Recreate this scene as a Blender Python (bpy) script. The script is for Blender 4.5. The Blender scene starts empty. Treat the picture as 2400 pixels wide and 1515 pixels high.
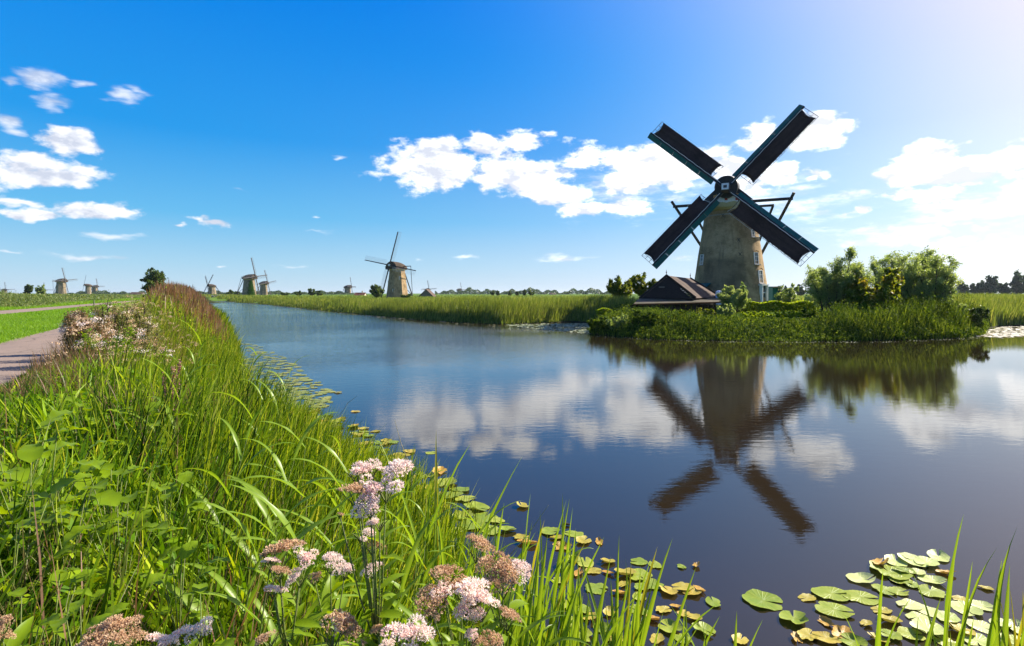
import bpy, math, random
import numpy as np
from mathutils import Vector, Matrix

SC = bpy.context.scene
COL = SC.collection
F = 1300.0            # focal length in pixels of a 2400 px wide frame
HY = 688.0            # eye-level line of the photograph
EYE = 3.5             # eye height above the water (water is z = 0)
rng = np.random.default_rng(7)
random.seed(7)

# ------------------------------------------------------------------ camera
cam_d = bpy.data.cameras.new('camera')
cam_d.sensor_width = 36.0
cam_d.lens = 36.0 * F / 2400.0
cam_d.shift_y = -(757.5 - HY) / 2400.0
cam_d.clip_start = 0.05
cam_d.clip_end = 20000
cam = bpy.data.objects.new('camera', cam_d)
cam.location = (0, 0, EYE)
cam.rotation_euler = (math.radians(90), 0, 0)
COL.objects.link(cam)
SC.camera = cam
SC.render.resolution_x = 1024
SC.render.resolution_y = 646

# ------------------------------------------------------------------ light
SUN_AZ, SUN_EL = 62.0, 34.0     # degrees clockwise from +Y, degrees up
SUNV = Vector((math.sin(math.radians(SUN_AZ)) * math.cos(math.radians(SUN_EL)),
               math.cos(math.radians(SUN_AZ)) * math.cos(math.radians(SUN_EL)),
               math.sin(math.radians(SUN_EL))))
sl = bpy.data.lights.new('sun', 'SUN')
sl.energy = 5.0
sl.angle = math.radians(0.5)
sl.color = (1.0, 0.93, 0.80)
so = bpy.data.objects.new('sun', sl)
so.rotation_euler = (-SUNV).to_track_quat('-Z', 'Y').to_euler()
so.location = (60, 20, 60)
COL.objects.link(so)
SC.view_settings.view_transform = 'Standard'
SC.view_settings.look = 'None'
SC.view_settings.exposure = 1.2
SC.view_settings.gamma = 1.0
SC.view_settings.use_curve_mapping = False

# ------------------------------------------------------------------ sky
world = bpy.data.worlds.new('World')
SC.world = world
world.use_nodes = True
WT = world.node_tree
WT.nodes.clear()


class NT:
    """small helper around a node tree"""
    def __init__(s, t):
        s.t = t

    def n(s, typ, **kw):
        nd = s.t.nodes.new(typ)
        for k, v in kw.items():
            setattr(nd, k, v)
        return nd

    def put(s, sock, v):
        if hasattr(v, 'is_output'):
            s.t.links.new(v, sock)
        else:
            sock.default_value = v

    def m(s, op, a, b=None, c=None, clamp=False):
        nd = s.n('ShaderNodeMath', operation=op)
        nd.use_clamp = clamp
        s.put(nd.inputs[0], a)
        if b is not None:
            s.put(nd.inputs[1], b)
        if c is not None:
            s.put(nd.inputs[2], c)
        return nd.outputs[0]

    def v(s, op, a, b=None, c=None):
        nd = s.n('ShaderNodeVectorMath', operation=op)
        s.put(nd.inputs[0], a)
        if b is not None:
            s.put(nd.inputs[3 if op == 'SCALE' else 1], b)
        if c is not None:
            s.put(nd.inputs[2], c)
        return nd.outputs['Value'] if op in ('LENGTH', 'DOT_PRODUCT', 'DISTANCE') else nd.outputs[0]

    def noise(s, vec, scale, detail=4.0, rough=0.5, lac=2.0, dist=0.0):
        nd = s.n('ShaderNodeTexNoise')
        if vec is not None:
            s.put(nd.inputs['Vector'], vec)
        nd.inputs['Scale'].default_value = scale
        nd.inputs['Detail'].default_value = detail
        nd.inputs['Roughness'].default_value = rough
        nd.inputs['Lacunarity'].default_value = lac
        nd.inputs['Distortion'].default_value = dist
        return nd

    def step(s, x, a, b, lo=0.0, hi=1.0, smooth=True):
        nd = s.n('ShaderNodeMapRange')
        nd.interpolation_type = 'SMOOTHSTEP' if smooth else 'LINEAR'
        s.put(nd.inputs['Value'], x)
        nd.inputs['From Min'].default_value = a
        nd.inputs['From Max'].default_value = b
        nd.inputs['To Min'].default_value = lo
        nd.inputs['To Max'].default_value = hi
        return nd.outputs['Result']

    def mix(s, f, a, b, mode='MIX'):
        nd = s.n('ShaderNodeMix')
        nd.data_type = 'RGBA'
        nd.blend_type = mode
        s.put(nd.inputs[0], f)
        s.put(nd.inputs[6], a if hasattr(a, 'is_output') else tuple(a) + (1,) * (4 - len(a)))
        s.put(nd.inputs[7], b if hasattr(b, 'is_output') else tuple(b) + (1,) * (4 - len(b)))
        return nd.outputs[2]

    def ramp(s, x, stops, interp='LINEAR'):
        nd = s.n('ShaderNodeValToRGB')
        nd.color_ramp.interpolation = interp
        els = nd.color_ramp.elements
        while len(els) < len(stops):
            els.new(0.5)
        for e, (p, c) in zip(els, stops):
            e.position = p
            e.color = tuple(c) + (1,) * (4 - len(c))
        s.put(nd.inputs[0], x)
        return nd.outputs[0]


def px_ang(px, py):
    az = math.atan((px - 1200) / F)
    el = math.atan((HY - py) / F * math.cos(az))
    return math.degrees(az), math.degrees(el)


def build_sky():
    g = NT(WT)
    tc = g.n('ShaderNodeTexCoord')
    d = g.v('NORMALIZE', tc.outputs['Generated'])
    sp = g.n('ShaderNodeSeparateXYZ')
    g.put(sp.inputs[0], d)
    x, y, z = sp.outputs
    az = g.m('MULTIPLY', g.m('ARCTAN2', x, y), 57.29578)
    el = g.m('MULTIPLY', g.m('ARCSINE', z), 57.29578)
    sky = g.n('ShaderNodeTexSky')
    sky.sky_type = 'NISHITA'
    sky.sun_disc = False
    sky.sun_elevation = math.radians(SUN_EL)
    sky.sun_rotation = math.radians(SUN_AZ)
    sky.altitude = 0
    sky.air_density = 1.0
    sky.dust_density = 0.6
    sky.ozone_density = 2.0
    # clear-sky colour: deep polarised blue above, pale near the land
    grad = g.ramp(g.step(el, 0.0, 45.0, smooth=False), [
        (0.0, (.58, .74, .86)), (.06, (.40, .67, .87)), (.16, (.14, .51, .87)), (.32, (.018, .33, .84)),
        (.60, (.0, .225, .82)), (1.0, (.0, .13, .60))])
    base = g.mix(0.98, sky.outputs[0], g.v('SCALE', grad, 10.0))
    base = g.v('MAXIMUM', base, (0, 0.3, 0.5))
    # bright aureole around the sun
    sd = g.m('MAXIMUM', g.v('DOT_PRODUCT', d, tuple(SUNV)), 0.0)
    gl = g.n('ShaderNodeCombineXYZ')
    g.put(gl.inputs[0], g.m('MULTIPLY', g.m('POWER', sd, 8.2), 14.5))
    g.put(gl.inputs[1], g.m('MULTIPLY', g.m('POWER', sd, 5.8), 8.3))
    g.put(gl.inputs[2], g.m('MULTIPLY', g.m('POWER', sd, 3.0), 3.4))
    base = g.v('ADD', base, gl.outputs[0])
    # milky air low down on the sun's side
    low = g.m('MULTIPLY', g.m('POWER', sd, 2.0), g.step(el, 24, 0))
    base = g.v('ADD', base, g.v('SCALE', (5.2, 2.8, 1.6), low))
    # clouds
    dn = g.v('MULTIPLY', d, (1.0, 1.0, 1.9))
    w1 = g.noise(dn, 7.0, 3.0, 0.55)
    w2 = g.noise(dn, 26.0, 2.0, 0.6)
    uv = g.n('ShaderNodeCombineXYZ')
    g.put(uv.inputs[0], az)
    g.put(uv.inputs[1], el)
    off = g.v('ADD', g.v('SCALE', g.v('SUBTRACT', w1.outputs['Color'], (0.5, 0.5, 0.5)), 4.2),
              g.v('SCALE', g.v('SUBTRACT', w2.outputs['Color'], (0.5, 0.5, 0.5)), 2.0))
    off = g.v('MULTIPLY', off, (1.0, 0.55, 0.0))
    uvw = g.v('ADD', uv.outputs[0], off)
    fb = g.noise(dn, 17.0, 9.0, 0.60, 2.1)
    fb2 = g.noise(g.v('ADD', dn, (0.016, 0.004, 0.022)), 17.0, 5.0, 0.56, 2.1)
    fine = fb.outputs['Fac']

    def field(lst):
        M = None
        for (cx, cy, rx, ry, wt) in lst:
            a0, e0 = px_ang(cx, cy)
            a1, _ = px_ang(cx + rx, cy)
            _, e1 = px_ang(cx, cy - ry)
            t = g.v('MULTIPLY_ADD', uvw, (1 / (a1 - a0), 1 / (e1 - e0), 0),
                    (-a0 / (a1 - a0), -e0 / (e1 - e0), 0))
            L = g.v('LENGTH', t)
            k = g.m('MULTIPLY_ADD', L, -wt, wt)
            M = k if M is None else g.m('SMOOTH_MAX', M, k, 0.12)
        return M
    CU = [(1015, 392, 150, 72, 1), (1130, 345, 60, 36, .9), (1225, 415, 150, 62, 1), (1300, 455, 105, 40, .9),
          (1240, 338, 66, 30, .62), (1370, 362, 78, 40, .7), (1515, 368, 120, 52, .85), (1490, 425, 90, 48, .6),
          (1360, 498, 90, 24, .9), (1470, 484, 60, 26, .9), (1620, 370, 70, 40, .6), (1705, 392, 48, 34, 1),
          (1790, 318, 66, 36, .9), (1905, 308, 108, 38, 1.1), (1835, 408, 62, 42, 1), (1925, 410, 44, 18, .75),
          (2165, 362, 84, 46, 1.0), (2230, 400, 230, 36, 1.2), (2380, 375, 100, 50, 1.1), (2190, 448, 120, 26, .85), (1600, 405, 120, 46, .75), (1740, 440, 80, 28, .5),
          (2385, 478, 70, 34, .8), (2012, 500, 34, 14, .8), (2450, 420, 120, 60, .9),
          (120, 410, 165, 38, 1.0), (180, 350, 120, 38, .85), (60, 375, 90, 36, .85),
          (85, 503, 90, 18, .85), (205, 492, 115, 24, .8), (60, 475, 70, 10, .6), (495, 523, 66, 15, .85), (415, 532, 30, 8, .8),
          (2560, 300, 90, 40, .8), (-90, 420, 110, 50, .8)]
    WI = [(88, 186, 84, 38, 1.05), (184, 200, 44, 20, .95), (12, 288, 46, 32, 1.0), (10, 195, 40, 22, .9), (132, 246, 62, 24, .95), (285, 236, 60, 26, .9), (310, 215, 40, 10, .6), (255, 556, 84, 9, .7), (190, 597, 120, 11, .62),
          (690, 625, 90, 6, .4), (525, 630, 16, 5, .8), (800, 371, 14, 7, .6), (735, 511, 16, 5, .6),
          (1315, 602, 96, 11, .7), (1085, 605, 40, 7, .7), (990, 604, 20, 5, .5), (1600, 604, 60, 7, .4),
          (2150, 562, 250, 44, .95), (2350, 590, 180, 44, .9), (2200, 510, 220, 30, .42), (1460, 455, 170, 60, .35),
          (20, 585, 60, 4, .45), (570, 443, 26, 6, .35), (1880, 480, 240, 90, .55), (2250, 500, 260, 90, .7), (1500, 440, 260, 90, .5), (700, 545, 60, 4, .25),
          (2050, 430, 150, 50, .3), (60, 470, 90, 8, .5)]
    Mc = field(CU)
    Mw = field(WI)
    nz = g.m('MULTIPLY', g.m('SUBTRACT', fine, 0.5), 2.05)
    dc = g.m('ADD', g.m('ADD', Mc, 0.05), nz)
    st = g.noise(g.v('MULTIPLY', d, (1.0, 1.0, 4.5)), 15.0, 6.0, 0.62)
    dw = g.m('ADD', Mw, g.m('MULTIPLY', g.m('SUBTRACT', st.outputs['Fac'], 0.5), 2.0))
    # fair-weather clouds beyond the photographed sector
    ob = g.noise(dn, 5.0, 8.0, 0.58)
    outm = g.step(g.m('ABSOLUTE', az), 50, 70)
    do = g.m('MULTIPLY', g.m('SUBTRACT', ob.outputs['Fac'], 0.56), 3.5)
    ao = g.m('MULTIPLY', g.m('MULTIPLY', g.step(do, 0.0, 0.35), outm), g.step(el, 1.0, 6.0))
    ac = g.step(dc, 0.06, 0.52)
    aw = g.m('MULTIPLY', g.step(dw, 0.05, 0.95), 0.74)
    al = g.m('MAXIMUM', g.m('MAXIMUM', ac, aw), ao)
    al = g.m('MULTIPLY', al, g.step(el, 0.2, 2.2))
    al = g.m('MULTIPLY', al, 0.97)
    # relief: side towards the sun is whiter
    rel = g.m('MULTIPLY', g.m('SUBTRACT', fine, fb2.outputs['Fac']), 6.5)
    lit = g.m('ADD', g.m('ADD', rel, 0.80), g.m('MULTIPLY', g.step(dc, 0.35, 1.25), -0.42), clamp=True)
    sidef = g.step(az, -42, 35)
    shade = g.mix(sidef, (6.6, 7.1, 8.4), (9.0, 9.3, 10.2))
    white = g.mix(sidef, (10.8, 10.9, 11.3), (17, 17, 17))
    cc = g.mix(lit, shade, white)
    out = g.mix(al, base, cc)
    # below the horizon the dome just carries the ground's dull reflection
    out = g.mix(g.step(el, -3.0, -0.3), (1.2, 1.6, 0.8), out)
    bg = g.n('ShaderNodeBackground')
    bg.inputs['Strength'].default_value = 0.051
    g.put(bg.inputs['Color'], g.v('SCALE', out, 0.88))
    ow = g.n('ShaderNodeOutputWorld')
    g.put(ow.inputs[0], bg.outputs[0])
    world.cycles.sampling_method = 'MANUAL'
    world.cycles.sample_map_resolution = 512


SKY_SAT = 1.5
SKY_TINT = (1.0, 1.0, 1.0)
GLOW = 1.2
build_sky()

# ================================================================== helpers
def tag(o, label=None, cat=None, group=None, kind=None):
    if label: o['label'] = label
    if cat: o['category'] = cat
    if group: o['group'] = group
    if kind: o['kind'] = kind
    return o


def link(name, data, parent=None, loc=None):
    o = bpy.data.objects.new(name, data)
    COL.objects.link(o)
    if loc is not None:
        o.location = loc
    if parent is not None:
        o.parent = parent
    return o


def empty(name, loc, rz=0.0):
    o = link(name, None, None, loc)
    o.rotation_euler.z = rz
    o.empty_display_size = 0.2
    return o


def copy_tree(o, parent=None):
    c = o.copy()
    COL.objects.link(c)
    c.parent = parent
    for ch in list(o.children):
        copy_tree(ch, c)
    return c


def mesh_np(name, V, quads=None, tris=None, mat=None, rnd=None, smooth=False, mats=None, midx=None):
    """mesh from numpy arrays"""
    me = bpy.data.meshes.new(name)
    V = np.asarray(V, np.float32).reshape(-1, 3)
    nq = 0 if quads is None else len(quads)
    nt = 0 if tris is None else len(tris)
    me.vertices.add(len(V))
    me.vertices.foreach_set('co', V.ravel())
    loops = []
    if nq: loops.append(np.asarray(quads, np.int32).ravel())
    if nt: loops.append(np.asarray(tris, np.int32).ravel())
    L = np.concatenate(loops)
    me.loops.add(len(L))
    me.loops.foreach_set('vertex_index', L)
    st = np.concatenate([np.arange(nq, dtype=np.int32) * 4, nq * 4 + np.arange(nt, dtype=np.int32) * 3])
    me.polygons.add(nq + nt)
    me.polygons.foreach_set('loop_start', st)
    try:
        me.polygons.foreach_set('loop_total', np.concatenate([np.full(nq, 4, np.int32), np.full(nt, 3, np.int32)]))
    except Exception:
        pass
    if smooth:
        me.polygons.foreach_set('use_smooth', np.ones(nq + nt, bool))
    if rnd is not None:
        at = me.attributes.new('rnd', 'FLOAT', 'POINT')
        at.data.foreach_set('value', np.asarray(rnd, np.float32))
    for m_ in (mats or ([mat] if mat else [])):
        me.materials.append(m_)
    if midx is not None:
        me.polygons.foreach_set('material_index', np.asarray(midx, np.int32))
    me.update(calc_edges=True)
    return me


class MB:
    """collects simple shapes into ONE mesh"""
    def __init__(s):
        s.v, s.f, s.r = [], [], []

    def add(s, vs, fs, r=0.5):
        b = len(s.v)
        s.v += [tuple(p) for p in vs]
        s.f += [tuple(i + b for i in f) for f in fs]
        s.r += [r] * len(vs)
        return s

    def box(s, c, size, rot=None, r=0.5):
        cx, cy, cz = c
        hx, hy, hz = size[0] / 2, size[1] / 2, size[2] / 2
        pts = [Vector((sx * hx, sy * hy, sz * hz)) for sz in (-1, 1) for sy in (-1, 1) for sx in (-1, 1)]
        if rot is not None:
            pts = [rot @ p for p in pts]
        pts = [p + Vector(c) for p in pts]
        return s.add(pts, [(0, 2, 3, 1), (4, 5, 7, 6), (0, 1, 5, 4), (2, 6, 7, 3), (0, 4, 6, 2), (1, 3, 7, 5)], r)

    def bar(s, a, b, w, h=None, up=(0, 0, 1), r=0.5):
        a, b = Vector(a), Vector(b)
        h = h or w
        d = (b - a)
        L = d.length
        d.normalize()
        u = Vector(up)
        x = d.cross(u)
        if x.length < 1e-4:
            x = d.cross(Vector((1, 0, 0)))
        x.normalize()
        y = x.cross(d).normalized()
        R = Matrix((x, d, y)).transposed()
        return s.box((a + b) / 2, (w, L, h), R, r)

    def tube(s, pts, rad, n=8, r=0.5, cap=True):
        pts = [Vector(p) for p in pts]
        k = len(pts)
        if not hasattr(rad, '__len__'):
            rad = [rad] * k
        vs = []
        ref = Vector((0.31, 0.17, 0.93))
        for i, p in enumerate(pts):
            d = (pts[min(i + 1, k - 1)] - pts[max(i - 1, 0)]).normalized()
            x = d.cross(ref)
            if x.length < 1e-3: x = d.cross(Vector((1, 0, 0)))
            x.normalize()
            y = d.cross(x)
            for j in range(n):
                a = 2 * math.pi * j / n
                vs.append(p + (x * math.cos(a) + y * math.sin(a)) * rad[i])
        fs = [(i * n + j, i * n + (j + 1) % n, (i + 1) * n + (j + 1) % n, (i + 1) * n + j)
              for i in range(k - 1) for j in range(n)]
        if cap:
            fs += [tuple(range(n))[::-1], tuple((k - 1) * n + j for j in range(n))]
        return s.add(vs, fs, r)

    def lathe(s, prof, n=48, c=(0, 0), r=0.5, a0=0.0, cap=True):
        vs, fs = [], []
        k = len(prof)
        for (rr, z) in prof:
            for j in range(n):
                a = 2 * math.pi * j / n + a0
                vs.append((c[0] + rr * math.cos(a), c[1] + rr * math.sin(a), z))
        for i in range(k - 1):
            for j in range(n):
                fs.append((i * n + j, i * n + (j + 1) % n, (i + 1) * n + (j + 1) % n, (i + 1) * n + j))
        if cap:
            fs += [tuple(range(n))[::-1], tuple((k - 1) * n + j for j in range(n))]
        return s.add(vs, fs, r)

    def loft(s, secs, closed=True, cap=True, r=0.5):
        n = len(secs[0])
        vs = [p for sec in secs for p in sec]
        m_ = n if closed else n - 1
        fs = [(i * n + j, i * n + (j + 1) % n, (i + 1) * n + (j + 1) % n, (i + 1) * n + j)
              for i in range(len(secs) - 1) for j in range(m_)]
        if cap:
            fs += [tuple(range(n))[::-1], tuple((len(secs) - 1) * n + j for j in range(n))]
        return s.add(vs, fs, r)

    def mesh(s, name, mat, smooth=False, bevel=0):
        me = bpy.data.meshes.new(name)
        me.from_pydata(s.v, [], s.f)
        if s.r:
            at = me.attributes.new('rnd', 'FLOAT', 'POINT')
            at.data.foreach_set('value', s.r)
        me.materials.append(mat)
        if smooth:
            me.polygons.foreach_set('use_smooth', [True] * len(me.polygons))
        me.update()
        return me

    def build(s, name, mat, parent=None, loc=None, smooth=False, sharp=None):
        me = s.mesh(name, mat, smooth)
        o = link(name, me, parent, loc)
        if smooth and sharp:
            me.set_sharp_from_angle(angle=math.radians(sharp))
        return o


# ================================================================== materials
MT = {}


def new_mat(name):
    m_ = bpy.data.materials.new(name)
    m_.use_nodes = True
    m_.node_tree.nodes.clear()
    return m_, NT(m_.node_tree)


def out(g, sh, disp=None):
    o = g.n('ShaderNodeOutputMaterial')
    g.put(o.inputs[0], sh)
    return o


def principled(g, col, rough=0.7, normal=None, spec=0.3, metal=0.0, trans=None):
    p = g.n('ShaderNodeBsdfPrincipled')
    g.put(p.inputs['Base Color'], col if hasattr(col, 'is_output') else tuple(col) + (1,) * (4 - len(col)))
    g.put(p.inputs['Roughness'], rough)
    p.inputs['Specular IOR Level'].default_value = spec
    p.inputs['Metallic'].default_value = metal
    if normal is not None:
        g.put(p.inputs['Normal'], normal)
    return p.outputs[0]


def bump(g, h, strength=0.4, dist=0.02):
    b = g.n('ShaderNodeBump')
    b.inputs['Strength'].default_value = strength
    b.inputs['Distance'].default_value = dist
    g.put(b.inputs['Height'], h)
    return b.outputs[0]


def leaf_mat(name, stops, trans=0.45, tcol=(1.5, 1.5, 0.6), rough=0.45, spec=0.25, patch=0.0, pscale=0.6):
    """foliage: colour from the per-leaf 'rnd' attribute, part of the light passes through"""
    m_, g = new_mat(name)
    at = g.n('ShaderNodeAttribute', attribute_name='rnd')
    x = at.outputs['Fac']
    geo = g.n('ShaderNodeNewGeometry')
    if patch:
        nz = g.noise(geo.outputs['Position'], pscale, 3, 0.6)
        x = g.m('ADD', x, g.m('MULTIPLY', g.m('SUBTRACT', nz.outputs['Fac'], 0.5), patch), clamp=True)
    c = g.ramp(x, stops)
    d = principled(g, c, rough, spec=spec)
    t = g.n('ShaderNodeBsdfTranslucent')
    g.put(t.inputs['Color'], g.v('MULTIPLY', c, tcol))
    ms = g.n('ShaderNodeMixShader')
    ms.inputs[0].default_value = trans
    g.put(ms.inputs[1], d)
    g.put(ms.inputs[2], t.outputs[0])
    out(g, ms.outputs[0])
    MT[name] = m_
    return m_


def plain_mat(name, c1, c2=None, scale=4.0, rough=0.7, spec=0.25, bmp=0.3, bd=0.01, stretch=(1, 1, 1), metal=0.0):
    m_, g = new_mat(name)
    tc = g.n('ShaderNodeTexCoord')
    v = g.v('MULTIPLY', tc.outputs['Object'], stretch)
    nz = g.noise(v, scale, 6, 0.62)
    nf = g.noise(v, scale * 7, 4, 0.6)
    f = g.step(g.m('ADD', g.m('MULTIPLY', nz.outputs['Fac'], 0.7), g.m('MULTIPLY', nf.outputs['Fac'], 0.3)), 0.35, 0.65)
    c = g.mix(f, c1, c2 or tuple(0.6 * k for k in c1))
    out(g, principled(g, c, rough, bump(g, nf.outputs['Fac'], bmp, bd), spec, metal))
    MT[name] = m_
    return m_


def leaf_stops(*cols):
    n = len(cols)
    return [(i / (n - 1), c) for i, c in enumerate(cols)]


leaf_mat('grass_near', leaf_stops((.014, .042, .002), (.065, .16, .004), (.19, .31, .006), (.40, .46, .02)), .42, (1.5, 1.35, .5), patch=.6, pscale=.9, spec=.12)
leaf_mat('grass_shore', leaf_stops((.018, .045, .004), (.085, .16, .007), (.22, .31, .012), (.46, .46, .09)), .42, (1.5, 1.35, .5), patch=.5, pscale=.8, spec=.12)
leaf_mat('grass_brown', leaf_stops((.05, .06, .015), (.14, .12, .04), (.20, .11, .06), (.26, .15, .10)), .35, (1.3, 1.1, .7), patch=.5)
leaf_mat('lawn_blade', leaf_stops((.10, .23, .006), (.16, .31, .008), (.22, .36, .015)), .42, (1.5, 1.35, .5), patch=.6, pscale=.25)
leaf_mat('reed_right', leaf_stops((.05, .08, .018), (.12, .17, .027), (.20, .26, .04), (.32, .32, .10)), .42, (1.5, 1.4, .6), patch=.5, pscale=.12)
leaf_mat('meadow_far', leaf_stops((.07, .11, .03), (.12, .17, .04), (.17, .22, .06), (.22, .22, .09)), .40, (1.4, 1.3, .6), patch=.7, pscale=.05)
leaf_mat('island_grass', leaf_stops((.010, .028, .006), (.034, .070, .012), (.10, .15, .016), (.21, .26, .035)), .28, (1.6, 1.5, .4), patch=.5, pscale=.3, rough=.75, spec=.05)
leaf_mat('willow_leaf', leaf_stops((.08, .14, .045), (.17, .24, .08), (.28, .35, .14), (.40, .45, .23)), .55, (1.5, 1.4, .6), patch=.3)
leaf_mat('alder_leaf', leaf_stops((.04, .075, .010), (.09, .14, .014), (.16, .21, .018), (.22, .17, .03)), .55, (1.6, 1.4, .4), patch=.5)
leaf_mat('tree_leaf', leaf_stops((.03, .055, .012), (.06, .10, .02), (.10, .15, .03), (.14, .18, .04)), .42, (1.4, 1.3, .6), patch=.4)
leaf_mat('far_leaf_hazed', leaf_stops((.05, .08, .045), (.075, .11, .06), (.10, .14, .07)), .3, (1.3, 1.3, .8))  # bluish haze of distance put into the leaf colour
leaf_mat('hedge_leaf', leaf_stops((.12, .19, .010), (.21, .30, .012), (.33, .40, .02)), .6, (1.7, 1.5, .3), patch=.4)
leaf_mat('broad_leaf', leaf_stops((.12, .21, .006), (.25, .36, .010)), .5, (1.5, 1.3, .4), .4)
leaf_mat('blade_leaf', leaf_stops((.07, .16, .010), (.15, .26, .015), (.30, .38, .05)), .45, (1.5, 1.35, .5), .35)
leaf_mat('blade_yellow', leaf_stops((.30, .27, .02), (.34, .33, .03)), .42, (1.3, 1.2, .5), .35)
leaf_mat('flower_pink', leaf_stops((.82, .52, .48), (.94, .78, .70), (.97, .91, .82), (.84, .66, .46)), .38, (1.1, 1.0, 1.0), .8)
leaf_mat('flower_white', leaf_stops((.72, .54, .48), (.88, .78, .70), (.94, .90, .84)), .38, (1.1, 1.0, 1.0), .8)
leaf_mat('flower_tan', leaf_stops((.40, .24, .13), (.64, .44, .27), (.82, .64, .42)), .36, (1.1, 1.0, .9), .8)
leaf_mat('white_leaf', leaf_stops((.05, .08, .03), (.30, .33, .25), (.60, .60, .55)), .3, (1.2, 1.2, 1.0), .5)
leaf_mat('ivy_leaf', leaf_stops((.05, .14, .01), (.10, .24, .015)), .35, (1.4, 1.3, .5), .5)
plain_mat('bark', (.09, .07, .05), (.04, .032, .024), 6, .9, .1, .6, .02, (1, 1, .3))
plain_mat('stem_green', (.13, .19, .03), (.12, .12, .04), 20, .6)
plain_mat('soil', (.045, .035, .02), (.02, .02, .01), 3, .95, .05)


def ground_material():
    m_, g = new_mat('ground_mat')
    geo = g.n('ShaderNodeNewGeometry')
    P = geo.outputs['Position']
    a = g.noise(P, 0.12, 6, 0.6)
    b = g.noise(P, 3.0, 6, 0.65)
    c = g.noise(P, 28.0, 3, 0.6)
    f = g.step(g.m('ADD', g.m('MULTIPLY', a.outputs['Fac'], .5), g.m('MULTIPLY', b.outputs['Fac'], .5)), .38, .62)
    col = g.mix(f, (.060, .11, .018), (.11, .19, .022))
    col = g.mix(g.step(c.outputs['Fac'], .5, .7), col, (.16, .22, .04))
    sp = g.n('ShaderNodeSeparateXYZ')
    g.put(sp.inputs[0], P)
    mud = g.step(g.m('ADD', sp.outputs[2], g.m('MULTIPLY', b.outputs['Fac'], .35)), .15, .6)
    col = g.mix(mud, (.035, .028, .018), col)
    # leaf litter and soil, darkened to paint shaded gaps between the near bank blades
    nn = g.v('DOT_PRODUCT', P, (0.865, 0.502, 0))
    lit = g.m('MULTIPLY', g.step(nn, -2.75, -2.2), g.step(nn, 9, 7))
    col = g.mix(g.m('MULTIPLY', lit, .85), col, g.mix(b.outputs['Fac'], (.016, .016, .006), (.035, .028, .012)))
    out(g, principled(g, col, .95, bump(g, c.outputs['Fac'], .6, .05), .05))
    return m_


def path_material():
    m_, g = new_mat('path_mat')
    geo = g.n('ShaderNodeNewGeometry')
    P = geo.outputs['Position']
    a = g.noise(P, 0.7, 5, 0.6)
    b = g.noise(P, 90.0, 3, 0.7)
    v = g.n('ShaderNodeTexVoronoi')
    g.put(v.inputs['Vector'], P)
    v.inputs['Scale'].default_value = 70
    col = g.mix(g.step(a.outputs['Fac'], .3, .7), (.27, .195, .145), (.21, .16, .125))
    col = g.mix(g.m('MULTIPLY', v.outputs['Color'], .35), col, (.22, .16, .14))
    col = g.mix(g.step(b.outputs['Fac'], .55, .75), col, (.30, .235, .20))
    vc = g.n('ShaderNodeTexVoronoi')
    vc.feature = 'DISTANCE_TO_EDGE'
    vc.inputs['Scale'].default_value = .55
    g.put(vc.inputs['Vector'], g.v('ADD', P, g.v('SCALE', a.outputs['Color'], .9)))
    crack = g.m('MULTIPLY', g.step(vc.outputs['Distance'], .018, .004), g.step(g.noise(P, .35, 2).outputs['Fac'], .45, .6))
    col = g.mix(g.m('MULTIPLY', crack, .6), col, (.06, .045, .035))
    pt = g.noise(P, 1.9, 6, .7)
    col = g.mix(g.m('MULTIPLY', g.step(pt.outputs['Fac'], .56, .70), .35), col, (.12, .10, .07))
    out(g, principled(g, col, .9, bump(g, v.outputs['Distance'], .5, .006), .15))
    return m_


def water_material():
    m_, g = new_mat('water_mat')
    geo = g.n('ShaderNodeNewGeometry')
    P = geo.outputs['Position']
    # fine wind ripples, crests running roughly across the view
    rot = g.n('ShaderNodeMapping')
    rot.inputs['Rotation'].default_value = (0, 0, math.radians(-18))
    rot.inputs['Scale'].default_value = (0.42, 1.0, 1.0)
    g.put(rot.inputs['Vector'], P)
    r1 = g.noise(rot.outputs[0], 4.0, 4, 0.55, 2.2, .4)
    rot2 = g.n('ShaderNodeMapping')
    rot2.inputs['Rotation'].default_value = (0, 0, math.radians(35))
    rot2.inputs['Scale'].default_value = (0.35, 1.0, 1.0)
    g.put(rot2.inputs['Vector'], P)
    r2 = g.noise(rot2.outputs[0], 9.0, 3, 0.55, 2.1, .3)
    big = g.noise(P, 0.045, 3, 0.5)
    patch = g.step(big.outputs['Fac'], 0.38, 0.62, 0.35, 1.15)
    h = g.m('ADD', g.m('MULTIPLY', r1.outputs['Fac'], 1.0), g.m('MULTIPLY', r2.outputs['Fac'], .30))
    h = g.m('MULTIPLY', h, patch)
    sx = g.n('ShaderNodeSeparateXYZ')
    g.put(sx.inputs[0], P)
    # the open reach up the canal lies in the wind, the mill pool in the lee
    h = g.m('MULTIPLY', h, g.step(g.m('SUBTRACT', sx.outputs[1], g.m('MULTIPLY', sx.outputs[0], 2.2)), 15, 70, 0.22, 4.6))
    bp = g.n('ShaderNodeBump')
    bp.inputs['Strength'].default_value = 1.0
    bp.inputs['Distance'].default_value = 0.011
    g.put(bp.inputs['Height'], h)
    dp = g.noise(P, 0.5, 3, 0.5)
    body = g.mix(dp.outputs['Fac'], (.017, .012, .006), (.024, .016, .008))
    p = g.n('ShaderNodeBsdfPrincipled')
    g.put(p.inputs['Base Color'], body)
    p.inputs['Roughness'].default_value = 0.006
    p.inputs['IOR'].default_value = 1.6
    p.inputs['Specular Tint'].default_value = (.86, .95, 1.0, 1)
    p.inputs['Specular IOR Level'].default_value = 0.5
    g.put(p.inputs['Normal'], bp.outputs[0])
    out(g, p.outputs[0])
    return m_


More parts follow.
